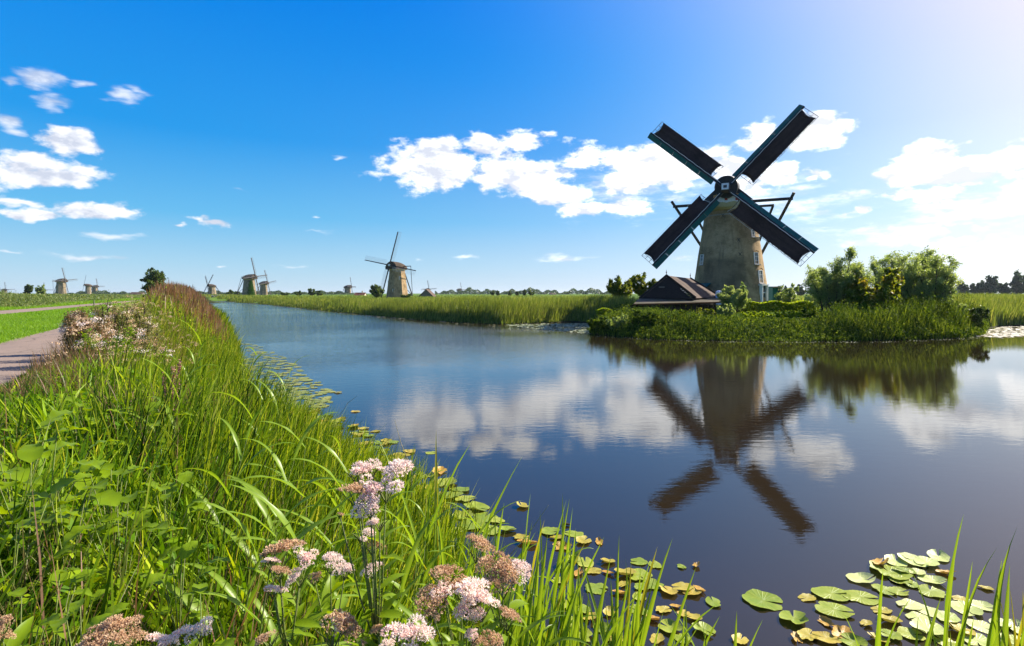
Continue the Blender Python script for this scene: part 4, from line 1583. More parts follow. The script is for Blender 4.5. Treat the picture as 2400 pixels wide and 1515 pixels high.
    mb.build('windshaft', MT['iron'], root, smooth=True, sharp=40).matrix_local = RM
    mb = MB()
    mb.box((0, -.05, 0), (.95, .95, .95))
    pe = mb.build('poll_end', MT['iron'], root)
    pe.matrix_local = RM
    mb = MB()
    for (c_, s_) in (((0, -.56, .30), (.82, .12, .2)), ((0, -.56, -.30), (.82, .12, .2)), ((.31, -.56, 0), (.2, .12, .4)), ((-.31, -.56, 0), (.2, .12, .4))):
        mb.box(c_, s_)
    mb.build('white_star', MT['white_paint'], pe)
    mats = dict(stock=MT['black_wood'], board=MT['green_paint'], lattice=MT['lattice_wood'], cloth=MT['sail_cloth'])
    for k in range(4):
        s_ = sail(root, 12.95, 0, mats)
        s_.matrix_local = RM @ Matrix.Translation((0, -.02 if k % 2 else .26, 0)) @ Matrix.Rotation(-math.radians(48 - 90 + 90 * k), 4, 'Y')
    # ---- cross beam, braces, tail pole
    bz = Z(473)
    mb = MB(); mb.bar((-7.45, 1.0, bz), (7.45, 1.0, bz), .34, .34); mb.build('cross_beam', MT['black_wood'], root)
    mb = MB(); mb.bar((-5.2, 3.2, bz - .4), (5.2, 3.2, bz - .4), .28, .28); mb.build('cross_beam', MT['black_wood'], root)
    for sgn in (-1, 1):
        d = Vector((sgn * .6, 9.6, 1.6)) - Vector((sgn * 7.2, 1.0, bz))
        a = Vector((sgn * 7.2, 1.0, bz)) - d.normalized() * .9
        mb = MB(); mb.bar(a, (sgn * .6, 9.6, 1.6), .26, .26); mb.build('tail_brace', MT['black_wood'], root)
        mb = MB(); mb.bar((sgn * 5.1, 3.2, bz - .4), (sgn * .4, 9.8, 1.8), .22, .22); mb.build('tail_brace', MT['black_wood'], root)
    mb = MB(); mb.bar((0, 3.6, bz + .5), (0, 10.4, .6), .42, .42); mb.build('tail_pole', MT['black_wood'], root)
    mb = MB(); mb.tube([(-.7, 9.7, 1.4), (.7, 9.7, 1.4)], .5, 14); mb.build('winch_wheel', MT['black_wood'], root)
    # ---- windows: angle as seen by the viewer (0 = towards the eye), height from the photograph
    def rad(z):
        for (a, b) in zip(prof[:-1], prof[1:]):
            if a[1] <= z <= b[1]:
                return a[0] + (b[0] - a[0]) * (z - a[1]) / (b[1] - a[1])
        return prof[-1][0]
    view = math.atan2(cx, cy) + yaw           # eye direction in mill space
    def place(px, py):
        z = Z(py)
        off = (px - 1710) / F * 73.0
        r = rad(z)
        al = math.asin(max(-.97, min(.97, off * .93 / r)))
        return al - view, z, r
    def window(px, py, w, hh, arched=True, lit=False):
        al, z, r = place(px, py)
        wd = link('window', None, root, (r * math.sin(al), -r * math.cos(al), z))
        wd.rotation_euler = (math.radians(-5), 0, al)
        mb = MB()
        for sg in (-1, 1):
            mb.box((sg * w / 2, -.03, 0), (.07, .12, hh))
        for q in ((-.5, .12), (.5, .10)):
            mb.box((0, -.03, q[0] * hh), (w + .07, .12, q[1] * .7))
        mb.box((0, -.02, 0), (.035, .06, hh))
        for q in (-.18, .18): mb.box((0, -.022, q * hh), (w, .06, .035))
        mb.build('frame', MT['white_paint'], wd)
        mb = MB(); mb.box((0, .02, 0), (w, .05, hh)); mb.build('pane', MT['pane_glass'], wd)
        mb = MB(); mb.box((0, -.12, -hh / 2 - .10), (w + .35, .3, .10)); mb.build('sill', MT['stone_sill'], wd)
        mb = MB()
        pts = [(-(w / 2 + .15) + (w + .3) * i / 8, -.06, hh / 2 + .10 + .22 * math.sin(math.pi * i / 8)) for i in range(9)]
        mb.tube(pts, .06, 6)
        mb.build('arch', MT['tower_big'], wd)
    window(1762, 553, .5, .95)
    window(1769, 610, .7, 1.45)
    window(1779, 651, .8, 1.6)
    window(1646, 610, .6, 1.3)
    # small iron wall anchors
    for (px, py) in ((1730, 569), (1733, 601), (1695, 512)):
        al, z, r = place(px, py)
        w_ = link('wall_anchor', None, root, (r * math.sin(al), -r * math.cos(al), z))
        w_.rotation_euler = (0, 0, al)
        mb = MB(); mb.bar((-.16, -.03, -.22), (.16, -.03, .22), .06); mb.bar((-.16, -.04, .22), (.16, -.04, -.22), .06)
        me = mb.mesh('wall_anchor', MT['iron']); w_o = w_; 
        o = link('anchor', me, w_o)
    # glazed door under a white surround, green shutter leaf swung open beside it
    al, z, r = place(1784, 690)
    dr = link('door', None, root, (r * math.sin(al) * 1.0, -r * math.cos(al) * 1.0, Z(689)))
    dr.rotation_euler = (0, 0, al)
    mb = MB()
    for sg in (-1, 1): mb.box((sg * .55, -.12, 0), (.13, .4, 2.1))
    mb.box((0, -.12, 1.10), (1.5, .5, .14))
    mb.box((0, -.10, .15), (1.0, .1, .08))
    mb.build('frame', MT['white_paint'], dr)
    mb = MB(); mb.box((0, -.02, 0), (1.0, .06, 2.05)); mb.build('pane', MT['pane_glass'], dr)
    mb = MB(); mb.box((1.15, -.28, -.1), (.9, .07, 2.0)); mb.build('shutter', MT['green_paint'], dr)
    # little lean-to roof at the left foot
    al, z, r = place(1653, 672)
    lr = link('entrance_roof', None, root, (r * math.sin(al), -r * math.cos(al), z))
    lr.rotation_euler = (0, 0, al)
    mb = MB()
    mb.add([(-1.0, 0, .4), (1.0, 0, .4), (1.1, -1.2, -.25), (-1.1, -1.2, -.25), (-1.0, 0, .3), (1.0, 0, .3), (1.1, -1.2, -.35), (-1.1, -1.2, -.35)],
           [(0, 3, 2, 1), (4, 5, 6, 7), (0, 1, 5, 4), (1, 2, 6, 5), (2, 3, 7, 6), (3, 0, 4, 7)])
    mb.build('roof_boards', MT['green_paint'], lr)
    mb = MB(); mb.box((0, -.55, -1.5), (1.8, 1.0, 2.3)); mb.build('porch_wall', MT['black_wood'], lr)
    return root


def far_mills():
    m = mill('windmill', 'brick windmill with turning skeletal sails across the canal, second largest', 931, 232, 698, 11.6, 4.9, 3.3, -29, 79.5, 14.2, 'tower_mid', 8, lat='pale_lattice', lean=9)
    m = mill('windmill', 'windmill with bright ivy down its right side, far up the canal', 584, 394, 693, 11.5, 5.0, 3.6, 79, 97, 13.6, 'tower_far', 8)
    # ivy
    r = np.random.default_rng(3)
    n = 4200
    zz = r.random(n) ** .8 * 10.5
    a = math.radians(-38) + r.normal(0, .26, n) * (1.15 - zz / 12)
    rr = 5.0 + (3.6 - 5.0) * (zz / 11.5) ** .86 + r.uniform(-.1, .25, n)
    P = np.stack([rr * np.sin(a), -rr * np.cos(a), zz], 1)
    V, Q, R = leaf_cards(P, .55, .8, up=.2)
    link('ivy', mesh_np('ivy', V, Q, None, MT['ivy_leaf'], R), m)
    mill('windmill', 'smaller windmill standing just right of the ivy covered one', 618, 590, 691, 10.8, 4.4, 3.6, 74, 100, 13.5, 'tower_far', 8)
    mill('windmill', 'windmill with sails in an X behind pale waterside bushes', 497, 560, 694, 9.0, 4.4, 2.9, -42, 50, 14.5, 'tower_far', 8)
    mill('windmill', 'lone small windmill beside the red roofed farmhouse', 815, 800, 695, 12.0, 4.9, 4.3, 80, 90, 13.8, 'tower_far', 8)
    mill('windmill', 'distant windmill whose sails show above the black barn', 1002, 880, 693, 8.5, 4.0, 3.0, 38, 96, 14, 'tower_far', 8)
    mill('windmill', 'tiny windmill alone on the horizon right of the black barn', 1076, 1050, 693, 9.5, 4.8, 3.8, 60, 91, 13.5, 'tower_far', 8)
    mill('windmill', 'nearest windmill of the far left group, tail pole to its left', 143, 610, 690, 13.2, 5.2, 4.1, 78, 97, 14, 'tower_far', 8)
    mill('windmill', 'left one of two windmills standing close together at far left', 207, 760, 692, 12.0, 3.9, 3.3, -50, 95, 14, 'tower_far', 8)
    mill('windmill', 'right one of two windmills standing close together at far left', 222, 900, 692, 12.4, 4.6, 3.8, 78, 92, 12.6, 'tower_far', 8)
    mill('windmill', 'windmill almost hidden by scrub at the left edge, only a sail tip showing', 10, 1000, 693, 9.0, 4.4, 3.4, 60, 92, 13.5, 'tower_far', 8)
    mill('windmill', 'windmill hidden behind the rounded field tree, its sail tip above', 101, 1050, 693, 9.0, 4.4, 3.4, 60, 90, 13.8, 'tower_far', 8)


big_mill()
far_mills()

# ================================================================== sheds and houses
def roof_material(name, c1, c2, rows, mortar=(.01, .01, .01)):
    m_, g = new_mat(name)
    tc = g.n('ShaderNodeTexCoord')
    P = tc.outputs['Object']
    a = g.noise(P, 1.2, 5, .65)
    b = g.noise(g.v('MULTIPLY', P, (1, 1, 1)), 14, 4, .7)
    w = g.n('ShaderNodeTexWave')
    w.wave_type = 'BANDS'
    w.bands_direction = 'Z'
    g.put(w.inputs['Vector'], P)
    w.inputs['Scale'].default_value = rows
    w.inputs['Distortion'].default_value = .6
    col = g.mix(g.step(g.m('ADD', g.m('MULTIPLY', a.outputs['Fac'], .5), g.m('MULTIPLY', b.outputs['Fac'], .5)), .4, .6), c1, c2)
    out(g, principled(g, col, .85, bump(g, g.m('ADD', g.m('MULTIPLY', w.outputs['Fac'], .5), b.outputs['Fac']), .6, .03), .15))
    MT[name] = m_


roof_material('roof_dark', (.13, .085, .062), (.075, .05, .038), 3.0)
roof_material('roof_moss', (.13, .10, .075), (.07, .065, .035), 5.0)
roof_material('roof_red', (.13, .045, .028), (.08, .035, .025), 3.0)
plain_mat('tarred_boards', (.018, .012, .009), (.035, .022, .015), 5, .7, .2, .6, .02, (.6, .6, 4))
plain_mat('grey_boards', (.16, .14, .11), (.10, .09, .07), 5, .8, .2, .6, .02, (4, 4, .4))
plain_mat('house_wall', (.55, .48, .36), (.40, .34, .25), 3, .9)
plain_mat('yellow_wall', (.75, .62, .30), (.60, .50, .25), 3, .9)
plain_mat('rust', (.24, .085, .03), (.12, .05, .025), 9, .9)
plain_mat('blue_white', (.62, .68, .80), (.25, .32, .55), 5, .8)


def boat_shed():
    D = 60.0
    x0, y0 = XY(1600, D)
    root = empty('boat_shed', (x0, y0, 0.0), 0)
    tag(root, 'black tarred boat shed with steep dark roof at the water in front of the mill', 'shed')
    # points measured on the photograph, each at its own distance
    W = lambda px, py, DD: (XY(px, DD)[0] - x0, DD - y0, ZP(py, DD))
    A = W(1562, 646, 59.0)      # gable peak, front
    L_ = W(1497, 701, 58.6)      # gable left foot
    R_ = W(1631, 699, 58.0)      # gable right foot
    B = W(1618, 653, 63.5)      # ridge rear
    C_ = W(1689, 697, 62.2)      # roof right eave rear
    A, L_, R_, B, C_ = map(Vector, (A, L_, R_, B, C_))
    E = L_ + (B - A)             # left eave rear
    def slab(name, q, th, mat):
        q = [Vector(p) for p in q]
        nrm = (q[1] - q[0]).cross(q[2] - q[0]).normalized()
        if nrm.z < 0: nrm = -nrm
        lo = [p - nrm * th for p in q]
        mb = MB(); mb.add(q + lo, [tuple(range(len(q))), tuple(range(len(q), 2 * len(q)))[::-1]] +
                          [(i, (i + 1) % len(q), (i + 1) % len(q) + len(q), i + len(q)) for i in range(len(q))])
        return mb.build(name, mat, root)
    slab('roof', [A, R_, C_, B], .14, MT['roof_dark'])
    slab('roof', [A, B, E, L_], .14, MT['roof_dark'])
    # gable of horizontal tarred boards, each board its own piece
    zl, zt = L_.z + .05, A.z - .25
    n = 13
    for i in range(n):
        z1, z2 = zl + (zt - zl) * i / n, zl + (zt - zl) * (i + 1) / n - .012
        def edge(z):
            t = (z - zl) / (A.z - zl)
            return L_.lerp(A, t) + Vector((.02, -.02, 0)), R_.lerp(A, t) + Vector((-.02, -.02, 0))
        a, b = edge(z1); c, d = edge(z2)
        mb = MB()
        off = Vector((0, .04, 0))
        a, b, c, d = [Vector((p.x, p.y, zz)) for p, zz in ((a, z1), (b, z1), (c, z2), (d, z2))]
        mb.add([a, b, d + Vector((0, .02, 0)), c + Vector((0, .02, 0)), a + off, b + off, d + off * 1.5, c + off * 1.5],
               [(0, 1, 2, 3), (4, 7, 6, 5), (0, 4, 5, 1), (1, 5, 6, 2), (2, 6, 7, 3), (3, 7, 4, 0)])
        mb.build('gable_board', MT['tarred_boards'], root)
    sh_ = Vector((0, .16, 0))
    mb = MB(); tri = [L_ + sh_ + Vector((.1, 0, -.3)), R_ + sh_ + Vector((-.1, 0, -.3)), A + sh_ + Vector((0, 0, -.12))]
    mb.add(tri + [p + Vector((0, .08, 0)) for p in tri], [(0, 1, 2), (5, 4, 3), (0, 3, 4, 1), (1, 4, 5, 2), (2, 5, 3, 0)])
    mb.build('gable_backing', MT['tarred_boards'], root)  # added dark panel that keeps the gaps between the boards dark
    for (p, q) in ((A, L_), (A, R_), (B, C_)):
        mb = MB(); mb.bar(p + Vector((0, -.06, .03)), q + Vector((0, -.06, .03)), .07, .20); mb.build('barge_board', MT['tarred_boards'], root)
    for p in (A, B):
        mb = MB(); mb.lathe([(.045, p.z - .1), (.035, p.z + .25), (.08, p.z + .33), (.03, p.z + .42), (.012, p.z + .62)], 8, (p.x, p.y)); mb.build('finial', MT['iron'], root)
    mb = MB(); mb.box(((A.x + L_.x) / 2 + .9, L_.y - .02, A.z - 1.25), (.6, .06, .14)); mb.build('vent', MT['grey_boards'], root)
    # lower lean-to roof wrapping the front
    P1, P2, P3, P4 = (Vector(W(1497, 700, 58.5)), Vector(W(1690, 699, 60.6)), Vector(W(1694, 708, 57.5)), Vector(W(1484, 713, 56.0)))
    slab('lean_to_roof', [P1, P2, P3, P4], .10, MT['roof_moss'])
    mb = MB(); mb.bar(P4 + Vector((0, -.03, -.04)), P3 + Vector((0, -.03, -.04)), .08, .12); mb.build('gutter', MT['rust'], root)
    # walls below, boarded, and the dark boat entrance posts
    zb = .2
    for i in range(17):
        t = i / 16
        p = P4.lerp(P3, t) + Vector((0, .35, 0))
        mb = MB()
        mb.box((p.x, p.y + (0.0 if i % 2 else .03), (zb + P4.z - .12) / 2), (.46, .05, P4.z - .12 - zb)); mb.build('wall_board', MT['tarred_boards'], root)
    mb = MB(); mb.box(((L_.x + C_.x) / 2, 3.0, 1.5), (7.4, .1, 2.6)); mb.build('back_wall', MT['tarred_boards'], root)
    mb = MB(); mb.box(((R_.x + C_.x) / 2, (R_.y + C_.y) / 2, 1.6), (4.2, .1, 2.4), Matrix.Rotation(math.atan2(C_.y - R_.y, C_.x - R_.x), 3, 'Z')); mb.build('side_wall', MT['tarred_boards'], root)
    mb = MB(); mb.box(((L_.x + E.x) / 2 + .1, (L_.y + E.y) / 2, 1.6), (.1, 4.2, 2.4)); mb.build('side_wall', MT['tarred_boards'], root)


def sheet_by_shed():
    x, y = XY(1684, 61.5)
    z = gz1(x, y)
    mb = MB()
    n = 8
    top = ZP(681, 61.5)
    secs = []
    for k, (w, zz) in enumerate(((.62, z + .1), (.60, z + .6), (.5, z + .9), (.30, top - .1), (.05, top))):
        secs.append([(w * math.cos(2 * math.pi * j / 12) * (1 + .18 * math.cos(6 * math.pi * j / 12)), w * .6 * math.sin(2 * math.pi * j / 12), zz) for j in range(12)])
    mb.loft(secs)
    o = mb.build('covered_parasol', MT['blue_white'], None, (x, y, 0))
    tag(o, 'small pale blue and white cloth cover standing right of the boat shed', 'cover')


def annexe():
    D = 76.0
    x, y = XY(1808, D)
    z = gz1(x, y) - .1
    root = empty('annexe', (x, y, z))
    tag(root, 'low green wooden annexe right of the large mill tower', 'annexe')
    hh = ZP(674, D) - z
    for i in range(6):
        mb = MB(); mb.box((-.72 + i * .29, 0, hh / 2), (.28, .05, hh)); mb.build('wall_board', MT['green_paint'], root)
    mb = MB(); mb.box((0, 1.2, hh / 2), (1.7, 2.2, hh)); mb.build('body', MT['green_paint'], root)
    mb = MB(); mb.box((.2, 1.0, hh + .06), (2.4, 3.0, .12)); mb.build('roof', MT['stone_sill'], root)


def house(name, label, cat, px0, px1, D, ye, yr, wallm, roofm, chim=True, ydepth=8, gable_front=False, boards=False):
    x0, x1 = XY(px0, D)[0], XY(px1, D)[0]
    zb = gz1((x0 + x1) / 2, D) - .3
    ze, zr = ZP(ye, D) - zb, ZP(yr, D) - zb
    w = x1 - x0
    root = empty(name, ((x0 + x1) / 2, D, zb))
    tag(root, label, cat)
    h = w / 2
    mb = MB()
    if gable_front:
        mb.add([(-h, 0, 0), (h, 0, 0), (h, 0, ze), (0, 0, zr - .1), (-h, 0, ze), (-h, ydepth, 0), (h, ydepth, 0), (h, ydepth, ze), (0, ydepth, zr - .1), (-h, ydepth, ze)],
               [(0, 1, 2, 3, 4), (5, 9, 8, 7, 6), (0, 4, 9, 5), (1, 6, 7, 2)])
    else:
        mb.box((0, ydepth / 2, ze / 2), (w, ydepth, ze))
        mb.add([(-h, 0, ze), (-h, ydepth, ze), (-h, ydepth / 2, zr - .1)], [(0, 1, 2)])
        mb.add([(h, 0, ze), (h, ydepth, ze), (h, ydepth / 2, zr - .1)], [(0, 2, 1)])
    mb.build('wall', MT[wallm], root)
    for sg in (-1, 1):
        mb = MB()
        if gable_front:
            q = [(0, -.5, zr), (0, ydepth + .5, zr), (sg * (h + .5), ydepth + .5, ze - .5), (sg * (h + .5), -.5, ze - .5)]
        else:
            yy = -.5 if sg < 0 else ydepth + .5
            q = [(-h - .3, ydepth / 2, zr), (h + .3, ydepth / 2, zr), (h + .3, yy, ze - .3), (-h - .3, yy, ze - .3)]
        lo = [(a, b, c - .25) for a, b, c in q]
        mb.add(q + lo, [(0, 1, 2, 3), (7, 6, 5, 4), (0, 4, 5, 1), (1, 5, 6, 2), (2, 6, 7, 3), (3, 7, 4, 0)])
        mb.build('roof', MT[roofm], root)
    if chim:
        mb = MB(); mb.box((h * .4, ydepth / 2, zr + .5), (.9, .9, 1.6)); mb.build('chimney', MT['house_wall'], root)
    nw = max(1, int(w / 4))
    for i in range(nw):
        xx = -h + w * (i + .5) / nw
        if gable_front: xx = h * .35
        wd = link('window', None, root, (xx, -.03, ze * .45))
        mb = MB()
        for sx in (-.45, .45): mb.box((sx, 0, 0), (.12, .1, 1.2))
        for sz in (-.6, .6): mb.box((0, 0, sz), (1.02, .1, .12))
        mb.build('frame', MT['white_paint'], wd)
        mb = MB(); mb.box((0, .02, 0), (.8, .04, 1.1)); mb.build('pane', MT['pane_glass'], wd)


boat_shed()
sheet_by_shed()
annexe()
house('barn', 'black roofed wooden barn with a pale boarded gable across the canal', 'barn', 981, 1016, 300, 695, 678, 'grey_boards', 'roof_dark', False, 12, True)
house('farmhouse', 'low farmhouse with red tiled roof between the lone small mill and the dark garden tree', 'house', 830, 853, 430, 692, 686, 'house_wall', 'roof_red')
house('farmhouse', 'small yellow walled farmhouse left end on the middle horizon', 'house', 1289, 1295, 700, 691, 686.5, 'yellow_wall', 'roof_dark', False)
house('farmhouse', 'second yellow walled house close right of the first one', 'house', 1298, 1304, 700, 691, 688, 'yellow_wall', 'roof_dark', False)
house('farmhouse', 'dark low roofed building on the horizon left of the lone dark tree', 'house', 302, 330, 500, 691, 685, 'grey_boards', 'roof_dark', False)

# ================================================================== plants and things near the eye
def rib_leaf(name, mat, L=1.0, w=.06, lean=.1, curl=.8, K=9, fold=.25, shape='blade', twist=0.0, seed=0):
    """one long leaf growing from the origin, bending towards +x, with a folded midrib"""
    r = random.Random(seed)
    V, Q, R = [], [], []
    p = Vector((0, 0, 0))
    for k in range(K + 1):
        t = k / K
        th = lean + curl * t ** 1.6
        if shape == 'blade':
            ww = w * (.7 + .5 * min(t * 3, 1)) * (1 - t ** 3)
        elif shape == 'oval':
            ww = w * max(.02, math.sin(math.pi * min(1, t ** .75 * .97 + .03))) ** .8
        else:
            ww = w * max(.02, math.sin(math.pi * (t ** .8 * .96 + .02)))
        wob = ww * .10 * math.sin(t * 17 + seed)
        tw = twist * t
        side = Vector((-math.sin(tw) * math.cos(th) * 0.4, math.cos(tw), math.sin(tw) * .4))
        upn = Vector((-math.cos(th), 0, math.sin(th)))
        V += [p - side * ww / 2 + upn * (ww * fold + wob), p.copy(), p + side * ww / 2 + upn * (ww * fold - wob)]
        R += [.55, .75, .45]
        p = p + Vector((math.sin(th), 0, math.cos(th))) * (L / K)
    for k in range(K):
        a = 3 * k
        Q += [(a, a + 1, a + 4, a + 3), (a + 1, a + 2, a + 5, a + 4)]
    me = mesh_np(name, V, Q, None, mat, np.array(R), smooth=True)
    return me


def pix(px, py, D):
    return Vector((*XY(px, D), ZP(py, D)))


# ---------------------------------------------------------------- hemp agrimony in bloom
def head_mesh(mat, seed, n=560):
    r = np.random.default_rng(seed)
    nc = int(r.integers(6, 10))
    P, S, Nn = [], [], []
    for c in range(nc):
        a = r.uniform(0, 6.28)
        rad = math.sqrt(r.random()) * .62
        cen = np.array([rad * math.cos(a), rad * math.sin(a), .42 * (1 - rad ** 2) + r.uniform(-.12, .08)])
        cr = r.uniform(.24, .40)
        m_ = n // nc
        d = r.normal(size=(m_, 3))
        d[:, 2] = np.abs(d[:, 2]) * .8 + .05
        d /= np.linalg.norm(d, axis=1)[:, None]
        P.append(cen + d * cr * np.array([1, 1, .75]) * r.uniform(.8, 1.05, (m_, 1)))
        S.append(np.full(m_, .088) * r.uniform(.6, 1.3, m_))
        Nn.append(d)
    P, S, Nn = np.concatenate(P), np.concatenate(S), np.concatenate(Nn)
    rr = np.clip(np.repeat(r.random(nc), n // nc) * .5 + r.random(len(P)) * .5, 0, 1)
    N1 = Nn + r.normal(0, .5, Nn.shape)
    V1, Q1, R1 = leaf_cards(P, S, .5, rr, N=N1.copy())
    a = r.normal(size=N1.shape)
    N2 = np.cross(Nn, a)
    V2, Q2, R2 = leaf_cards(P + Nn * .02, S * 1.35, .32, rr, N=N2)
    V3, Q3, R3 = leaf_cards(P - Nn * .03, S, .6, rr * .6, N=np.cross(Nn, N2))
    V = np.concatenate([V1, V2, V3]); Q = np.concatenate([Q1, Q2 + len(V1), Q3 + len(V1) + len(V2)])
    return mesh_np('flower_head', V, Q, None, mat, np.concatenate([R1, R2, R3]))


HEADS = {k: [head_mesh(MT[m_], 100 + 10 * i + j) for j in range(3)] for i, (k, m_) in enumerate((('p', 'flower_pink'), ('w', 'flower_white'), ('t', 'flower_tan')))}
LANCE = [rib_leaf('leaf', MT['broad_leaf'], .11, .036, .9, .7, 6, .2, 'lance', seed=k) for k in range(3)]


def agrimony(label, heads, root_px=None, seed=1):
    """heads: (px, py, width px, distance, colour letter)"""
    r = random.Random(seed)
    c = sum((pix(h[0], h[1], h[3]) for h in heads), Vector()) / len(heads)
    bx, by = (c.x + r.uniform(-.04, .04), c.y + .10) if root_px is None else XY(*root_px)
    bz = gz1(bx, by)
    root = empty('agrimony_plant', (bx, by, bz))
    tag(root, label, 'flowering plant', 'hemp agrimony plants in bloom at the bank edge')
    O = Vector((bx, by, bz))
    lowest = min(pix(h[0], h[1], h[3]).z for h in heads) - bz
    joint = Vector((c.x - bx, c.y - by, 0)) * .55 + Vector((0, 0, max(.25, lowest - .22)))
    mb = MB()
    mb.tube([(0, 0, -.05), joint * .5 + Vector((.01, .01, 0)), joint], [.006, .005, .004], 6)
    mb.build('stem', MT['stem_green'], root, smooth=True)
    for (px, py, w, D, colr) in heads:
        p = pix(px, py, D) - O
        rad = w / F * D / 2 * 1.9
        q = p - Vector((0, 0, rad * .25))
        mid = joint.lerp(q, .5) + Vector((0, 0, -.02))
        mb = MB()
        mb.tube([joint, mid, q], [.0026, .002, .0016], 5)
        for k in range(7):
            a = 2 * math.pi * k / 7 + r.random()
            e = q + Vector((math.cos(a) * rad * .55, math.sin(a) * rad * .55, rad * .35))
            mb.tube([q - Vector((0, 0, rad * .45)), q.lerp(e, .5) - Vector((0, 0, rad * .12)), e], [.0018, .0014, .001], 3, cap=False)
        mb.build('stem', MT['stem_green'], root, smooth=True)
        h = link('flower_head', r.choice(HEADS[colr]), root, q)
        h.scale = (rad, rad, rad * .95)
        h.rotation_euler = (r.uniform(.1, .6), r.uniform(-.35, .35), r.uniform(0, 6.28))
    for k in range(30):
        t = r.uniform(.25, 1.0)
        pos = joint * t if k % 2 else joint.lerp(pix(*[heads[k % len(heads)][i] for i in (0, 1)], heads[k % len(heads)][3]) - O, r.uniform(.1, .7))
        l = link('leaf', LANCE[k % 3], root, pos)
        l.rotation_euler = (r.uniform(-.5, .5), r.uniform(-.3, .9), r.uniform(0, 6.28))
        s_ = r.uniform(.45, 1.0)
        l.scale = (s_, s_, s_)


def agrimonies():
    agrimony('tallest pink and white blooming plant in the centre foreground, over the reeds',
             [(838, 1108, 52, 1.32, 'p'), (905, 1125, 84, 1.30, 'w'), (868, 1100, 50, 1.34, 'w'), (875, 1140, 60, 1.28, 'p'), (838, 1160, 66, 1.27, 't'), (868, 1180, 56, 1.25, 'w'), (890, 1222, 38, 1.27, 'w'),
              (845, 1250, 36, 1.32, 'w'), (872, 1283, 32, 1.33, 't'), (872, 1335, 34, 1.33, 'w'), (797, 1207, 14, 1.3, 't')], seed=2)
    agrimony('tan and pink plant left of the centre foreground blooms',
             [(655, 1300, 74, 1.45, 't'), (712, 1302, 44, 1.45, 'p'), (634, 1318, 36, 1.42, 'p'), (655, 1342, 34, 1.4, 't'), (703, 1350, 42, 1.42, 'w'), (640, 1382, 36, 1.4, 'p')], seed=3)
    agrimony('small budding plant between the tan blooms and the tall pink blooms',
             [(775, 1318, 46, 1.6, 'w'), (808, 1335, 38, 1.58, 'w'), (738, 1355, 28, 1.6, 't')], seed=4)
    agrimony('straw coloured bloom at the bottom edge below the budding plant',
             [(780, 1475, 78, 1.30, 't'), (800, 1462, 40, 1.32, 'w'), (632, 1497, 40, 1.3, 't')], seed=5)
    agrimony('half faded plant with drooping head beside the lily pads at centre',
             [(1115, 1280, 62, 1.75, 't'), (1165, 1330, 70, 1.65, 't'), (1205, 1335, 52, 1.65, 'w'), (1180, 1362, 66, 1.6, 't')], seed=6)
    agrimony('broad pink and brown cluster right of the centre foreground',
             [(1040, 1355, 56, 1.4, 't'), (1040, 1385, 50, 1.38, 'p'), (1010, 1413, 66, 1.35, 't'), (1080, 1375, 50, 1.4, 't'), (1112, 1385, 76, 1.36, 'p'), (1130, 1412, 70, 1.35, 'p'), (1095, 1420, 50, 1.35, 'p'),
              (1120, 1442, 44, 1.35, 'w'), (1188, 1448, 52, 1.38, 't')], seed=7)
    agrimony('round white pink head at the bottom edge of the centre',
             [(945, 1482, 70, 1.2, 'p'), (975, 1492, 60, 1.2, 'w'), (885, 1478, 26, 1.3, 't')], seed=8)
    agrimony('low pale heads at the bottom edge right of the round white pink one',
             [(1108, 1490, 34, 1.3, 'p'), (1145, 1508, 54, 1.3, 't'), (905, 1512, 30, 1.25, 'p')], seed=9)
    agrimony('large sandy bloom at the bottom edge on the left',
             [(245, 1490, 74, 1.25, 't'), (290, 1475, 60, 1.27, 't'), (262, 1512, 70, 1.22, 't'), (300, 1500, 50, 1.23, 't')], seed=10)
    agrimony('lilac pink twin blooms at the bottom edge left of centre',
             [(372, 1500, 46, 1.35, 'p'), (395, 1508, 44, 1.33, 'p'), (440, 1485, 40, 1.36, 'p'), (470, 1478, 40, 1.36, 'w')], seed=11)
    agrimony('brown bloom cut by the left edge of the view',
             [(4, 1470, 44, 1.4, 't'), (-6, 1495, 40, 1.4, 't')], seed=12)


# ---------------------------------------------------------------- leafy plants on the left
BROAD = [rib_leaf('leaf', MT['broad_leaf'], .20, .125, .9, .75, 8, .12, 'oval', seed=20 + k) for k in range(4)]


def broadleaf(label, px, py, D, h, n, seed, spread=.22, sc=1.0):
    x, y = XY(px, D)
    z = gz1(x, y)
    top = ZP(py, D) - z
    r = random.Random(seed)
    root = empty('broadleaf_plant', (x, y, z))
    tag(root, label, 'leafy plant', 'broad leaved plants in the near grass')
    n *= 2
    for k in range(n):
        a = 2 * math.pi * k / n * 2.4 + r.uniform(-.4, .4)
        zz = top * r.uniform(.30, 1.0)
        rr = spread * r.uniform(.15, 1)
        e = Vector((math.cos(a) * rr, math.sin(a) * rr, zz))
        mb = MB()
        mb.tube([(0, 0, -.03), Vector((e.x * .3, e.y * .3, zz * .6)), e], [.003, .0025, .002], 4)
        mb.build('stem', MT['stem_green'], root, smooth=True)
        l = link('leaf', BROAD[r.randrange(4)], root, e)
        s_ = sc * r.uniform(.6, 1.05)
        l.scale = (s_, s_, s_)
        l.rotation_euler = (r.uniform(-.3, .3), r.uniform(.0, .7), a + r.uniform(-.6, .6))


